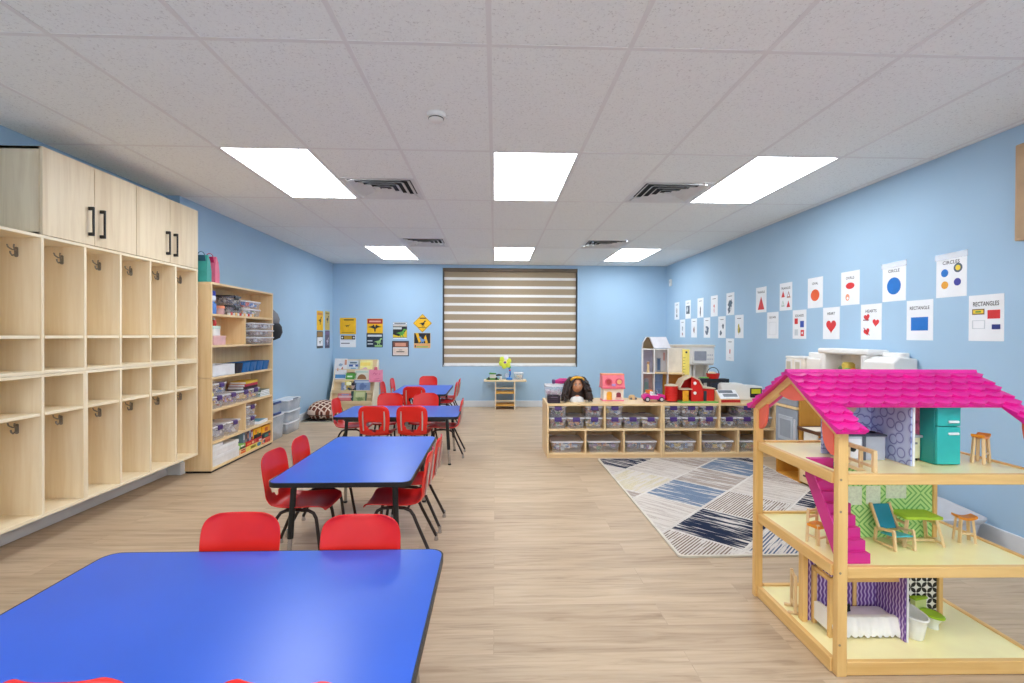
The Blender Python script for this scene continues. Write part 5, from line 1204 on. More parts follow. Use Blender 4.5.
# ------------------------------------------------------------------ toy kitchens along the right wall
OCH = wood('ochre_panel', (206, 148, 58), (186, 126, 42), 2, 4); GREY = M('grey_blue_door', (150, 158, 168), .45, var=.03)
t = thing('toy_kitchen', 'wooden toy kitchen with grey fridge doors behind the dollhouse, front towards the tables', 'toy kitchen', (2.735, 4.005, 0))
fx = -.10
def kx(x0, x1, y0, y1, z0, z1, nm, m, par=None, bev=.003): return MB().box(x0, x1, y0, y1, z0, z1).build(nm, m, par or t, bevel=bev)
for y in (.16, .50): kx(fx, .11, y - .009, y + .009, 0, .885, 'tower_side', OCH)
kx(fx, .11, .15, .51, .868, .886, 'tower_top', OCH); kx(fx, .11, .168, .492, .27, .288, 'tower_shelf', OCH); kx(.10, .11, .168, .492, .0, .88, 'tower_back', OCH)
kx(fx, .11, .168, .492, .0, .018, 'tower_base', OCH)
for z0, z1 in ((.292, .63), (.66, .862)):
    dd = kx(fx - .016, fx,   .172, .488, z0, z1, 'fridge_door', GREY)
    kx(fx - .022, fx - .014, .222, .438, z0 + .05, z1 - .07, 'door_moulding', M('grey_blue_light', (178, 186, 194), .4), dd, .002)
    kx(fx - .025, fx - .019, .25, .41, z0 + .08, z1 - .10, 'door_inset', GREY, dd, .002)
    kx(fx - .03, fx - .014, .185, .198, z0 + .08, z1 - .08, 'handle', C((206, 206, 210)), dd, .002)
kx(fx - .022, fx + .002, .165, .494, .634, .656, 'cross_rail', TOYWOOD)
for y in (-.56, -.1, .14): kx(fx, .11, y - .009, y + .009, 0, .47, 'base_side', OCH)
kx(fx - .02, .12, -.58, .158, .47, .50, 'counter', M('dark_walnut_counter', (92, 58, 36), .4, var=.12), bev=.004)
kx(fx - .006, .02, -.09, .09, .30, .474, 'sink_front', C((244, 240, 230), .3))
mb = MB(); mb.box(fx - .018, fx - .012, -.085, .085, .478, .494).box(fx - .018, .06, -.09, .09, .498, .503); mb.build('sink_rim', C((240, 236, 226), .3), t, smooth=0)
for z in (.035, .155):
    dr = kx(fx - .014, fx + .09, -.09, .13, z, z + .10, 'drawer', TOYWOOD); kx(fx - .022, fx - .012, -.03, .07, z + .055, z + .068, 'handle', C((90, 70, 50)), dr, .001)
kx(fx - .012, fx, -.55, -.11, .03, .45, 'oven_door', GREY)
mb = MB().tube([(.05, .0, .503), (.05, .0, .60), (.03, 0, .63), (-.01, 0, .62), (-.02, 0, .60)], .008, 8); mb.build('tap', C((60, 60, 64)), t)
kx(.10, .112, -.57, .15, .0, .47, 'back_panel', OCH)
t = thing('play_kitchen', 'long white plastic play kitchen against the right wall, its cabinets showing above the dollhouse roof', 'toy kitchen', (2.975, 4.02, 0))
CRM = M('cream_plastic', (226, 218, 204), .4); x0, x1 = -.095, .09
def wx(y0, y1, z0, z1, nm, m=WHITE, a=x0, b=x1, bev=.012): return MB().prism(rrect(b - a, y1 - y0, min(.02, (b - a) / 3), 3, (a + b) / 2, (y0 + y1) / 2), z0, z1).build(nm, m, t, bevel=bev)
wx(-.55, .76, 0, .55, 'lower_cabinet'); wx(-.56, .77, .55, .59, 'counter', CRM, x0 - .002, x1)
wx(-.55, .76, .59, .90, 'backsplash', CRM, .05, x1, .004)
wx(.49, .76, .84, 1.065, 'window_cabinet', CRM); wx(.48, .77, 1.06, 1.082, 'cornice', WHITE, x0 - .002, x1, .006)
for y in (.70, .56):
    f = MB().prism(rrect(.10, .15, .006, 2, y, .975), x0 - .005, x0 + .004, 'x').build('cabinet_window', WHITE, t, bevel=.002)
    MB().prism(rrect(.065, .11, .004, 2, y, .975), x0 - .007, x0 - .003, 'x').build('pane', C((196, 188, 170)), f)
wx(.25, .49, .84, 1.075, 'plain_cabinet', WHITE, x0 + .03, x1); wx(.24, .56, 1.07, 1.125, 'rear_ledge', WHITE, .0, x1, .01)
for y in (-.26, .22): wx(y - .03, y + .03, .59, 1.13, 'arch_post', WHITE)
wx(-.31, .28, 1.125, 1.172, 'arch_top', WHITE, x0 - .003, x1, .014)
wx(-.23, .19, .59, 1.125, 'alcove_back', CRM, .06, x1, .003); wx(-.23, .19, .86, .885, 'alcove_shelf', WHITE, -.06, .06, .004)
MB().prism([(x0, .90), (x1, .90), (x1, 1.115), (x0 + .05, 1.125), (x0 - .0, 1.085)], -.56, -.265, 'y').build('hood', WHITE, t, bevel=.01)
wx(-.50, -.30, 1.11, 1.155, 'hood_top', WHITE, .02, x1, .008)
t = thing('toy_fruit', 'small yellow and green toy food in the white play kitchen alcove above the dollhouse roof', 'toy food', (2.945, 4.0, .8855))
MB().lathe([(.04, 0), (.06, .03), (.07, .05), (.062, .05), (.05, .02)], n=16).build('bowl', C((120, 90, 60)), t)
for (a, b, z, c) in ((.02, .03, .07, (236, 200, 60)), (-.02, -.02, .075, (90, 150, 60)), (.01, -.04, .07, (226, 120, 40)), (-.03, .03, .085, (60, 90, 50))): MB().ball((a, b, z + .03), .032).build('fruit', C(c), t)
MB().lathe([(.05, .05), (.048, .16), (.03, .175)], n=14).build('heap', C((196, 170, 70)), t)
t = thing('plastic_tub', 'pale grey plastic tub on the floor by the right wall behind the dollhouse', 'tub', (2.735, 3.075, 0))
GT = M('grey_tub_plastic', (196, 198, 204), .4, var=.02); rs = []
for k, z in ((.84, 0), (.86, .01), (.96, .13), (1.0, .135), (1.04, .15), (1.05, .162)): rs.append([(a * k, b * k, z + (.03 * max(0, b) / .2 if z > .12 else 0)) for a, b in rrect(.59, .37, .08, 6)])
for k, z in ((1.0, .165), (.96, .15), (.84, .02)): rs.append([(a * k, b * k, z + (.03 * max(0, b) / .2 if z > .12 else 0)) for a, b in rrect(.59, .37, .08, 6)])
MB().rings(rs).build('tub', GT, t)
# ------------------------------------------------------------------ the big dollhouse
HX0, HX1, HY0, HY1 = 1.272, 2.10, 1.79, 2.385; P, PD = .042, .028
t = thing('dollhouse', 'big open wooden dollhouse with magenta scalloped roof in the right foreground', 'dollhouse', ((HX0 + HX1) / 2, (HY0 + HY1) / 2, 0))
ox, oy = -(HX0 + HX1) / 2, -(HY0 + HY1) / 2
def hb(x0, x1, y0, y1, z0, z1, nm, m, bev=.003, par=None): return MB().box(x0 + ox, x1 + ox, y0 + oy, y1 + oy, z0, z1).build(nm, m, par or t, bevel=bev)
def hp(poly, c0, c1, ax, nm, m, bev=.002, par=None, smooth=40):
    sh = {'x': (oy, 0, ox), 'y': (ox, 0, oy)}[ax]
    return MB().prism([(a + sh[0], b + sh[1]) for a, b in poly], c0 + sh[2], c1 + sh[2], ax).build(nm, m, par or t, bevel=bev, smooth=smooth)
for x in (HX0, HX1 - P):
    for y in (HY0, HY1 - PD):
        dx = .012 if y == HY0 else -.006
        hb(x + dx, x + dx + P - .004, y, y + PD, .0, .92, 'corner_post', PINE)
LV = ((.0, .052), (.366, .409), (.717, .758))
holes = (1.325, 1.437, 1.85, 2.06)                            # stair opening in the top floor
for k, (z0, z1) in enumerate(LV):
    hb(HX0 + P, HX1 - P, HY0 + .004, HY0 + .026, z0 + .002 if k else .002, z1, 'front_rail', PINE_X)
    hb(HX0 + P, HX1 - P, HY1 - .026, HY1 - .004, z0 + .002, z1 + .006, 'back_rail', PINE_X)
    for x in (HX0 + .004, HX1 - .026): hb(x, x + .022, HY0 + PD, HY1 - PD, z0 + .002, z1 + .003, 'side_rail', PINE_Y)
    mb = MB(); za, zb = z1 - .016, z1 - .002
    X0, X1, Y0, Y1 = HX0 + .026, HX1 - .026, HY0 + .026, HY1 - .026
    if k < 2: mb.box(X0 + ox, X1 + ox, Y0 + oy, Y1 + oy, za, zb)
    else:
        a, b, c, d = holes
        for bx in ((X0, a, Y0, Y1), (b, X1, Y0, Y1), (a, b, Y0, c), (a, b, d, Y1)): mb.box(bx[0] + ox, bx[1] + ox, bx[2] + oy, bx[3] + oy, za, zb)
    mb.build('floor_board', CREAM, t, smooth=0)
# roof: eight scalloped courses a side, the lower three cut away in the middle of each slope
RY, RZ, EY, EZ = 2.0875, 1.119, 1.757, .923; RX0, RX1 = 1.254, 2.088
def slope(side):
    mb = MB(); n = 8; y = lambda q: RY + side * (RY - EY) * q; z = lambda q: RZ + (EZ - RZ) * q
    nrm = Vector((0, side * (RZ - EZ), (RY - EY))).normalized()
    def course(x0, x1, k, w=.0715, ph=0):
        qs = .96 if x1 - x0 > .3 else 1.0; qa, qb = (k - .12) / n * qs, (k + 1) / n * qs
        m = max(2, round((x1 - x0) / w)); top, low = [], []
        for i in range(m * 8 + 1):
            u = i / 8 + ph; x = x0 + (x1 - x0) * i / (m * 8); s = abs(sin(pi * u)) ** .8
            qq = qb - .030 + .040 * s
            l0, l1 = .004, .0165
            a = Vector((x + ox, y(max(qa, 0)) + oy, z(max(qa, 0)))) + nrm * l0; b = Vector((x + ox, y(qq) + oy, z(qq))) + nrm * l1
            top.append(tuple(a)); low.append((tuple(b), tuple(b - nrm * .013)))
        vs, fs = [], []
        for i in range(len(top)):
            vs += [top[i], low[i][0], low[i][1], tuple(Vector(top[i]) - nrm * .004)]
        for i in range(len(top) - 1):
            a = i * 4; b = a + 4; fs += [(a, b, b + 1, a + 1), (a + 1, b + 1, b + 2, a + 2), (a + 2, b + 2, b + 3, a + 3)]
        e = (len(top) - 1) * 4; fs += [(0, 1, 2, 3), (e, e + 3, e + 2, e + 1)]
        mb.raw(vs, fs)
    for k in range(n):
        if k < 5: course(RX0, RX1, k, ph=.5 * (k % 2))
        else:
            course(RX0, RX0 + .112, k, ph=.5 * (k % 2)); course(RX1 - .085, RX1, k, ph=.5 * (k % 2))
    def under(x0, x1, q1):
        a, b = Vector((0, y(0) + oy, z(0))), Vector((0, y(q1) + oy, z(q1)))
        p = [a + nrm * .003, b + nrm * .003, b - nrm * .007, a - nrm * .007]
        mb.rings([[(x0 + ox, v.y, v.z) for v in p], [(x1 + ox, v.y, v.z) for v in p]])
    under(RX0, RX0 + .110, 1.0); under(RX1 - .083, RX1, 1.0); under(RX0 + .110, RX1 - .083, .6)
    mb.build('roof_slope', MAGENTA, t, smooth=28)
slope(-1); slope(1)
MB().prism([(-.012 + RY + oy, RZ - .004), (.012 + RY + oy, RZ - .004), (.006 + RY + oy, RZ + .014), (-.006 + RY + oy, RZ + .014)], RX0 + ox, RX1 + ox, 'x').build('ridge_cap', MAGENTA, t)
for gx, s in ((HX0 + .004, 1), (HX1 - .026, -1)):              # gable rafters with coral brackets making a three lobed arch
    gz = lambda yy: RZ - .008 - abs(yy - RY) * (RZ - EZ) / (RY - EY)
    for sd in (-1, 1):
        ye = RY + sd * .30
        hp([(RY, gz(RY)), (ye, gz(ye)), (ye, gz(ye) - .036), (RY, gz(RY) - .040)], gx, gx + .022, 'x', 'rafter', PINE_Y)
        # bracket by the post: a quarter lobe filling the corner under the rafter
        yp = RY + sd * (.2975 - PD); n_ = 10
        def strip(upper, lower):
            mb = MB(); m = len(upper)
            vs = [(gx + dx + ox, p[0] + oy, p[1]) for dx in (.005, .017) for p in upper + lower]; k = 2 * m; fs = []
            for i in range(m - 1):
                fs += [(i, i + 1, m + i + 1, m + i), (k + i, k + m + i, k + m + i + 1, k + i + 1), (i, k + i, k + i + 1, i + 1), (m + i, m + i + 1, k + m + i + 1, k + m + i)]
            fs += [(0, m, k + m, k), (m - 1, k + m - 1, k + 2 * m - 1, 2 * m - 1)]
            mb.raw(vs, fs).build('arch_bracket', CORAL, t, smooth=0)
        U = [(yp - sd * .066 * i / n_, gz(yp - sd * .066 * i / n_) - .034) for i in range(n_ + 1)]
        strip(U, [(p[0], min(p[1] - .001, gz(yp) - .034 - .092 * sqrt(max(0, 1 - (i / n_) ** 2)))) for i, p in enumerate(U)])
    ys = [RY - .10 + .20 * i / 20 for i in range(21)]
    strip([(q, gz(q) - .036) for q in ys], [(q, min(gz(q) - .0365, gz(RY - .10) - .037 - .016 * cos((q - RY) / .10 * pi / 2))) for q in ys])
# papered inner walls on the centre line
def paper_rings():
    m = bpy.data.materials.new('blue_ring_wallpaper'); n = NT(m); n.b.inputs['Roughness'].default_value = .5
    v = n.add('ShaderNodeTexVoronoi'); v.inputs['Scale'].default_value = 19; v.inputs['Randomness'].default_value = .5; sp = n.add('ShaderNodeSeparateXYZ'); n.link(n.coords(), sp.inputs[0]); ad = n.add('ShaderNodeMath', operation='ADD'); n.link(sp.outputs[0], ad.inputs[0]); n.link(sp.outputs[1], ad.inputs[1])
    cb = n.add('ShaderNodeCombineXYZ'); n.link(ad.outputs[0], cb.inputs[0]); n.link(sp.outputs[2], cb.inputs[1]); v.voronoi_dimensions = '2D'; n.link(cb.outputs[0], v.inputs['Vector'])
    n.link(n.ramp(v.outputs['Distance'], ((.0, (186, 198, 232)), (.30, (184, 196, 232)), (.335, (124, 128, 188)), (.40, (130, 136, 194)), (.44, (176, 190, 228)), (.6, (192, 204, 236)))), n.b.inputs['Base Color']); return m
def wallpaper(name, kind):
    m = bpy.data.materials.new(name); n = NT(m); n.b.inputs['Roughness'].default_value = .5
    sp = n.add('ShaderNodeSeparateXYZ'); n.link(n.coords(), sp.inputs[0])
    def mth(op, a, b=None, c=None):
        x = n.add('ShaderNodeMath', operation=op)
        for i, q in enumerate((a, b, c)):
            if q is None: continue
            if hasattr(q, 'is_output'): n.link(q, x.inputs[i])
            else: x.inputs[i].default_value = q
        return x.outputs[0]
    hx = mth('ADD', sp.outputs[0], sp.outputs[1]); z = sp.outputs[2]
    if kind == 'diamond':
        f = lambda q, p: mth('ABSOLUTE', mth('SUBTRACT', mth('FRACT', mth('MULTIPLY', q, p)), .5))
        dsum = mth('ADD', f(hx, 7.5), f(z, 7.5)); band = mth('FRACT', mth('MULTIPLY', dsum, 6.0))
        n.link(n.ramp(mth('LESS_THAN', band, .38), ((0, (198, 234, 152)), (1, (118, 190, 98)))), n.b.inputs['Base Color'])
    if kind == 'lattice':
        wob = mth('MULTIPLY', mth('SINE', mth('MULTIPLY', z, 190)), .0022); row = mth('FRACT', mth('MULTIPLY', mth('ADD', hx, wob), 62))
        n.link(n.ramp(row, ((.0, (104, 64, 140)), (.32, (124, 84, 164)), (.40, (210, 186, 226)), (.66, (224, 206, 236)), (.74, (130, 92, 170)), (1, (104, 64, 140)))), n.b.inputs['Base Color'])
    if kind == 'leaf':
        k = 21; a = mth('SUBTRACT', mth('FRACT', mth('MULTIPLY', hx, k)), .5); b = mth('SUBTRACT', mth('FRACT', mth('MULTIPLY', z, k)), .5)
        d1 = mth('ADD', a, b); d2 = mth('SUBTRACT', a, b); A, B = mth('ABSOLUTE', a), mth('ABSOLUTE', b)
        # four petals along the diagonals of each square
        p = mth('ABSOLUTE', mth('SUBTRACT', A, B)); q = mth('ADD', A, B)
        petal = mth('LESS_THAN', p, mth('MULTIPLY', mth('SINE', mth('MULTIPLY', q, pi)), .24))
        edge = mth('GREATER_THAN', q, .10)
        n.link(n.ramp(mth('MULTIPLY', petal, edge), ((0, (236, 236, 230)), (1, (24, 24, 26)))), n.b.inputs['Base Color'])
    return m
WR_, WG, WP, WT = paper_rings(), wallpaper('green_diamond_wallpaper', 'diamond'), wallpaper('purple_lattice_wallpaper', 'lattice'), wallpaper('black_leaf_wallpaper', 'leaf')
CYW = 2.075
zt = lambda yy: RZ - .012 - abs(yy - RY) * (RZ - EZ) / (RY - EY)
WEDGE = C((238, 238, 236))
hb(1.445, 1.888, CYW - .005, CYW + .005, .409, .716, 'green_wall', WG, 0)
hb(1.888, 1.906, CYW - .012, CYW + .012, .409, .716, 'wall_post', PINE)
hb(1.34, 1.645, CYW - .004, CYW + .006, .0505, .365, 'purple_wall', WP, 0)
hb(1.318, 1.342, CYW - .016, CYW + .016, .0505, .365, 'wall_post', PINE)
hb(1.658, 1.912, CYW - .004, CYW + .006, .0505, .365, 'leaf_wall', WT, 0)
hb(1.912, 1.931, CYW - .016, CYW + .016, .0505, .365, 'wall_post', PINE)
hb(1.645, 1.650, 1.915, CYW - .004, .0505, .365, 'purple_partition', WP, 0); hb(1.6505, 1.657, 1.912, CYW - .004, .0505, .365, 'white_partition', WEDGE, 0)
hb(1.54, 1.556, CYW - .014, CYW - .005, .0505, .365, 'wall_batten', PINE)
CYT = 2.135
hb(1.445, 1.664, CYT - .004, CYT + .006, .757, zt(CYT), 'ring_wall', WR_, 0)
hp([(CYT - .004, .757), (1.918, .757), (1.918, zt(1.918)), (CYW, zt(CYW)), (CYT - .004, zt(CYT - .004))], 1.664, 1.6695, 'x', 'ring_partition', WR_, 0)
hp([(CYT - .004, .757), (1.914, .757), (1.914, zt(1.914)), (CYW, zt(CYW)), (CYT - .004, zt(CYT - .004))], 1.670, 1.6775, 'x', 'white_partition', WEDGE, 0)
hb(1.678, 1.93, CYT - .004, CYT + .006, .757, zt(CYT), 'pink_wall', M('pink_wallpaper', (236, 110, 150), .5, var=.2, nscale=60), 0)
for (x, z, w_, h_) in ((1.548, .590, .060, .080), (1.628, .592, .062, .080), (1.728, .606, .088, .056)):
    hp(rrect(w_, h_, .002, 2, x, z), CYW - .0075, CYW - .0045, 'y', 'wall_print', M('pale_green_print', (226, 238, 212), .5, var=.05, nscale=90), 0)
t3 = hp(circ(1.560, .966, .028, 24), CYT - .022, CYT - .004, 'y', 'wall_clock', C((222, 204, 184)), .004)
# stairs and the guard rail of the opening
n = 9; ys0, run, rise = 1.826, .0268, (.757 - .409) / 9
prof = [(ys0 + oy, .409)]
for k in range(n): prof += [(ys0 + k * run + oy, .409 + (k + 1) * rise), (ys0 + (k + 1) * run + oy, .409 + (k + 1) * rise)]
top = [p for p in prof]; mb = MB()
def und(y): return max(.409, .409 + (y - oy - ys0 - .055) / run * rise)
xs0, xs1 = 1.336 + ox, 1.434 + ox
for k in range(n):
    y0, y1 = ys0 + k * run + oy, ys0 + (k + 1) * run + oy; z1 = .409 + (k + 1) * rise
    mb.raw([(x, y, z) for x in (xs0, xs1) for y, z in ((y0, und(y0)), (y1, und(y1)), (y1, z1), (y0, z1))], [(0, 1, 2, 3), (7, 6, 5, 4), (0, 4, 5, 1), (2, 6, 7, 3), (0, 3, 7, 4), (1, 5, 6, 2)])
ye = ys0 + n * run + oy                                            # plain stringer on the open left side
mb.raw([(x, y, z) for x in (xs0 - .006, xs0) for y, z in ((ys0 + oy - .004, .409), (ys0 + .05 + oy, .409), (ye, und(ye)), (ye, .757), (ye - .012, .757), (ys0 + oy - .004, .409 + rise * 1.1))], [(0, 1, 2, 3, 4, 5), (11, 10, 9, 8, 7, 6)] + [(i, 6 + i, 6 + (i + 1) % 6, (i + 1) % 6) for i in range(6)])
mb.build('staircase', STAIRP, t, smooth=0)
RL = [(1.448, 1.828), (1.448, 1.90), (1.448, 1.972), (1.448, 2.044)]
for k, (x, y) in enumerate(RL): hb(x - .008, x + .008, y - (.007 if k in (0, 3) else .004), y + (.007 if k in (0, 3) else .004), .757, .832, 'rail_post', TOYWOOD, .002)
hb(1.440, 1.456, 1.822, 2.05, .826, .842, 'guard_rail', TOYWOOD, .003); hb(1.442, 1.454, 1.822, 2.05, .772, .782, 'guard_rail', TOYWOOD, .002)
for z in (.12, .39, .62, .74): hp(circ(HX0 + P / 2, z, .0045, 10), HY0 - .001, HY0 + .004, 'y', 'screw_head', C((150, 130, 100)), 0)
# ---- dollhouse furniture: each a thing of its own
def fur(name, label, cat, x, y, z, rz=0, group=None): return thing(name, label, cat, (x, y, z + .0003), rz, group)
F1, F2, F3 = .0503, .4073, .7563
def fridge():
    t = fur('mini_fridge', 'teal toy fridge with two white handles on the top floor of the big dollhouse', 'toy fridge', 1.828, 1.970, F3)
    TE = C((48, 178, 172), .35); TS = C((34, 150, 146), .4)
    MB().box(-.0475, .0475, -.028, .045, 0, .275).build('body', TS, t, bevel=.003)
    for z0, z1 in ((.004, .155), (.159, .272)):
        d = MB().box(-.0475, .0475, -.043, -.029, z0, z1).build('door', TE, t, bevel=.003)
        zz = z1 - .026 if z0 < .1 else z0 + .018
        MB().box(-.006, .036, -.050, -.043, zz - .005, zz + .005).build('handle', C((230, 236, 236)), d, bevel=.002)
fridge()
t = fur('mini_sink', 'cream toy washstand with a white basin beside the teal fridge in the big dollhouse', 'toy furniture', 1.736, 2.04, F3)
MB().box(-.042, .040, -.036, .040, .010, .098).build('cabinet', C((232, 222, 184)), t, bevel=.002); MB().box(-.05, .046, -.044, .042, .098, .108).build('counter', C((170, 176, 184)), t, bevel=.002)
MB().prism(rrect(.062, .05, .01, 3, -.004, 0), .1085, .125).build('basin', WHITE, t, bevel=.002); MB().box(.0, .024, -.042, -.036, .07, .078).build('handle', C((130, 130, 130)), t); MB().box(-.036, .034, -.03, .036, 0, .0105).build('plinth', C((60, 54, 46)), t)
t = fur('mini_cooker', 'grey toy cooker with black rings against the blue ring wallpaper in the big dollhouse', 'toy furniture', 1.594, 2.055, F3)
MB().box(-.044, .044, -.04, .044, 0, .10).build('body', C((176, 180, 190), .35), t, bevel=.002); MB().box(-.048, .048, -.045, .044, .10, .108).build('hob', C((70, 74, 90)), t, bevel=.002)
for x in (-.02, .02): MB().lathe([(.013, 0), (.014, .003), (.010, .005)], (x, .005, .1082), 14).build('ring', BLACK, t)
for x in (-.015, .01): MB().lathe([(.007, 0), (.008, .014), (.005, .018)], (x, .03, .1082), 10).build('knob', BLACK, t)
t = fur('mini_washer', 'white toy washing machine with a round black knob behind the dollhouse guard rail', 'toy furniture', 1.500, 2.055, F3)
MB().box(-.042, .040, -.04, .044, 0, .10).build('body', C((200, 204, 212), .35), t, bevel=.002); MB().box(-.044, .044, -.045, .044, .10, .108).build('top', C((70, 74, 90)), t, bevel=.002)
f = MB().prism(rrect(.066, .08, .004, 2, -.002, .05), -.044, -.0395, 'y').build('door', C((230, 230, 234)), t)
MB().prism(circ(-.005, .048, .011, 16), -.05, -.0435, 'y').build('knob', C((30, 26, 26)), f); MB().box(.040, .052, -.044, .04, 0, .10).build('side_strip', C((80, 86, 100)), t)
def stool(name, label, x, y, z, h, rz, seat_w):
    t = fur(name, label, 'toy stool', x, y, z, rz, 'orange topped toy stools')
    MB().grid(lambda u, v: ((u - .5) * seat_w, (v - .5) * seat_w * .62, h - .008 + .010 * abs(2 * u - 1) ** 2), 10, 4).prism([(-.001, -.001), (.001, -.001), (.001, .001)], h - .01, h - .009)
    mb = MB(); a, b = [], []
    for i in range(11):
        u = i / 10 * 2 - 1; a.append((u * seat_w / 2, h - .007 + .010 * u * u)); b.append((u * seat_w / 2, h - .018 + .010 * u * u))
    mb.prism(a + b[::-1], -seat_w * .3, seat_w * .3, 'y').build('seat', C((236, 146, 34)), t, bevel=.002)
    for sx in (-1, 1):
        for sy in (-1, 1):
            MB().bar((sx * seat_w * .30, sy * seat_w * .2, h - .012), (sx * seat_w * .40, sy * seat_w * .26, 0), .011, .009).build('leg', TOYWOOD, t, bevel=.001)
    MB().bar((-seat_w * .36, -seat_w * .23, h * .35), (seat_w * .36, -seat_w * .23, h * .35), .007, .007).build('stretcher', TOYWOOD, t)
    return t
stool('mini_stool', 'orange topped toy stool standing alone on the top floor beside the teal fridge', 2.002, 1.972, F3, .118, .5, .072)
stool('mini_stool', 'orange topped toy stool on the middle floor beside the green toy table', 1.992, 2.03, F2, .112, -.2, .074)
t = fur('mini_high_chair', 'wooden toy chair with an orange seat half hidden by the magenta stairs', 'toy chair', 1.356, 2.022, F2, .35)
for sx in (-1, 1):
    for sy in (-1, 1): MB().bar((sx * .028, sy * .026, 0), (sx * .026, sy * .022, .085 if sy < 0 else .14), .010, .010).build('leg', TOYWOOD, t, bevel=.001)
MB().prism(rrect(.064, .06, .006, 3), .068, .080).build('seat', C((236, 146, 34)), t, bevel=.002)
for z in (.105, .13): MB().bar((-.027, .023, z), (.027, .023, z), .010, .008).build('back_slat', TOYWOOD, t)
MB().bar((-.028, -.024, .03), (.028, -.024, .03), .007, .007).bar((-.028, -.024, .03), (-.028, .024, .03), .007, .007).build('stretcher', TOYWOOD, t)
# lounge chair
t = fur('mini_lounger', 'wooden toy lounge chair with teal seat and back in the dollhouse', 'toy chair', 1.655, 1.992, F2, .06)
for s in (-1, 1):
    x = s * .042; mb = MB()
    mb.bar((x, -.058, 0), (x, -.050, .078), .009, .011).bar((x, .045, 0), (x, .038, .062), .009, .011).bar((x, -.052, .078), (x, .030, .062), .009, .011).bar((x, -.056, .012), (x, .045, .006), .009, .009)
    mb.bar((x, .020, .055), (x, .070, .155), .009, .011).build('side_frame', TOYWOOD, t, bevel=.001)
MB().raw([(-.038, -.056, .062), (.038, -.056, .062), (.038, .022, .050), (-.038, .022, .050), (-.038, -.056, .055), (.038, -.056, .055), (.038, .022, .043), (-.038, .022, .043)], [(0, 1, 2, 3), (7, 6, 5, 4), (0, 4, 5, 1), (2, 6, 7, 3), (0, 3, 7, 4), (1, 5, 6, 2)]).build('seat', C((70, 176, 190)), t, bevel=.002)
MB().raw([(-.038, .024, .062), (.038, .024, .062), (.038, .066, .152), (-.038, .066, .152), (-.038, .031, .059), (.038, .031, .059), (.038, .073, .149), (-.038, .073, .149)], [(0, 1, 2, 3), (7, 6, 5, 4), (0, 4, 5, 1), (2, 6, 7, 3), (0, 3, 7, 4), (1, 5, 6, 2)]).build('backrest', C((30, 140, 164)), t, bevel=.002)
# green table
t = fur('mini_table', 'toy table with a lime green top and slanted legs in the dollhouse', 'toy table', 1.772, 2.018, F2, -.02)
MB().prism(rrect(.155, .095, .006, 3), .112, .124).build('table_top', C((178, 214, 56)), t, bevel=.002)
for sx in (-1, 1):
    for sy in (-1, 1): MB().bar((sx * .060, sy * .030, .112), (sx * .082, sy * .044, 0), .012, .010).build('leg', TOYWOOD, t, bevel=.001)
    MB().bar((sx * .080, -.040, .012), (sx * .080, .040, .012), .009, .009).bar((sx * .064, -.03, .09), (sx * .064, .03, .09), .009, .009).build('end_rail', TOYWOOD, t)
MB().bar((-.08, .0, .012), (.08, .0, .012), .009, .009).build('stretcher', TOYWOOD, t)
# canopy bed
t = fur('mini_bed', 'wooden toy canopy bed with white lace edged mattress in the dollhouse', 'toy bed', 1.512, 2.006, F1)
for sx in (-1, 1):
    for sy in (-1, 1): MB().box(sx * .145 - .008, sx * .145 + .008, sy * .052 - .008, sy * .052 + .008, 0, .243).build('post', PINE, t, bevel=.001)
    MB().box(sx * .145 - .008, sx * .145 + .008, -.052, .052, .226, .243).build('canopy_rail', PINE_Y, t, bevel=.001)
    MB().prism([(-.049, .022), (.049, .022), (.049, .085)] + [(.049 * cos(a), .085 + .022 * sin(a)) for a in [pi * k / 10 for k in range(1, 10)]] + [(-.049, .085)], sx * .145 - .005, sx * .145 + .005, 'x').build('end_board', C((240, 238, 234)), t)
for sy in (-1, 1): MB().box(-.145, .145, sy * .052 - .007, sy * .052 + .007, .226, .243).build('canopy_rail', PINE_X, t, bevel=.001)
MB().prism(rrect(.27, .10, .02, 4), .018, .074).build('mattress', C((226, 218, 226)), t, bevel=.012)
LACE = M('white_lace', (240, 236, 230), .8, bump=.5, bscale=300)
mb = MB()
def skirt(u, v):
    x = -.142 + .284 * u; e = .010 * abs(sin(u * pi * 11))
    return (x, -.052 - .014 * min(1, v * 1.5) - .003 * sin(u * 40), .078 - (.064 + e) * v)
mb.grid(skirt, 66, 6).grid(lambda u, v: (-.142 + .284 * u, -.052 + .022 * v, .078 + .002 * sin(v * 3)), 30, 2)
o = mb.build('lace_cover', LACE, t, smooth=80); md = o.modifiers.new('thick', 'SOLIDIFY'); md.thickness = .002
t = fur('mini_bracket', 'tiny black toy piece lying on the canopy bed mattress', 'toy', 1.458, 2.0, F1 + .0745, .3)
MB().bar((-.03, 0, .004), (.03, .0, .004), .008, .006).bar((-.02, 0, .004), (-.008, 0, .036), .007, .007).bar((.024, 0, .004), (.026, 0, .03), .007, .007).bar((-.008, 0, .034), (.004, 0, .012), .006, .006).build('piece', BLACK, t)
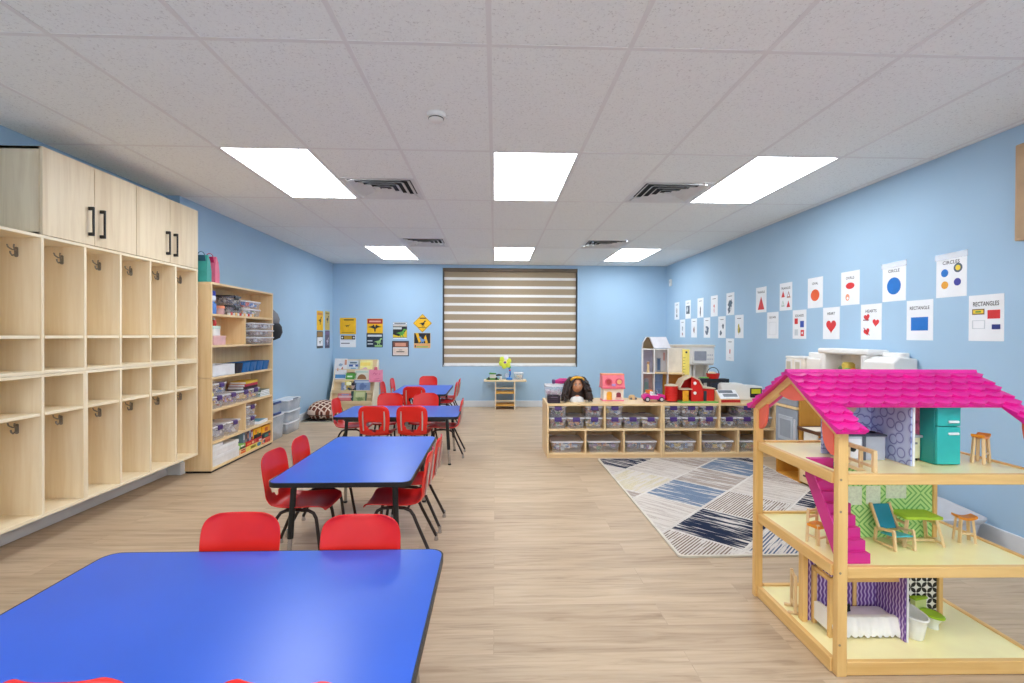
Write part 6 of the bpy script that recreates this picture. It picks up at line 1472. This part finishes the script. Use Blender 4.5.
# bath
t = fur('mini_bathtub', 'white toy bathtub on the ground floor beside the white partition of the big dollhouse', 'toy bathtub', 1.712, 1.972, F1)
rs = []
for kx_, ky, z in ((.030, .052, 0), (.034, .058, .006), (.040, .070, .06), (.044, .076, .086), (.048, .080, .090), (.047, .079, .095), (.042, .074, .095), (.037, .066, .06), (.028, .05, .02)):
    rs.append([(kx_ * cos(2 * pi * k / 28), ky * sin(2 * pi * k / 28), z + .012 * max(0, sin(2 * pi * k / 28)) * (z > .08)) for k in range(28)])
MB().rings(rs).build('tub', C((240, 240, 236), .2), t)
t = fur('mini_toilet', 'lime green toy toilet in front of the black leaf wallpaper in the big dollhouse', 'toy toilet', 1.842, 2.03, F1, .25)
MB().box(-.036, .030, .028, .052, .02, .098).build('tank', C((214, 226, 150)), t, bevel=.004); MB().box(-.038, .032, .024, .053, .094, .104).build('tank_lid', C((160, 200, 40)), t, bevel=.003)
MB().rings([[(kx_ * cos(2 * pi * k / 18), -.012 + ky * sin(2 * pi * k / 18), z) for k in range(18)] for kx_, ky, z in ((.020, .026, 0), (.018, .024, .02), (.030, .042, .05))]).build('bowl', C((236, 238, 226)), t)
MB().rings([[(kx_ * cos(2 * pi * k / 18), -.014 + ky * sin(2 * pi * k / 18), z) for k in range(18)] for kx_, ky, z in ((.033, .046, .051), (.034, .047, .056), (.03, .042, .060))]).build('seat_lid', C((160, 200, 40)), t)
t = fur('mini_rack', 'small wooden toy frame standing behind the purple papered wall of the big dollhouse', 'toy furniture', 1.333, 2.150, F1, 1.25)
for s in (-1, 1): MB().box(s * .035 - .006, s * .035 + .006, -.006, .006, 0, .17).build('post', TOYWOOD, t, bevel=.001)
for z in (.03, .16): MB().box(-.035, .035, -.005, .005, z - .006, z + .006).build('rail', TOYWOOD, t, bevel=.001)
for s in (-1, 1): MB().box(s * .035 - .006, s * .035 + .006, -.03, .03, 0, .010).build('foot', TOYWOOD, t, bevel=.001)

# the whole dollhouse stands a degree off square; what is in it turns with it
piv = Vector((HX0, HY0, 0)); rot = Matrix.Rotation(radians(-1.0), 4, 'Z')
for o in [x for x in COL.objects if x.parent is None and (x.name.startswith('mini_') or x.name == 'dollhouse')]:
    if o.location.y > 3: continue
    o.location = rot @ (o.location - piv) + piv
    o.rotation_euler.z -= radians(1.0)
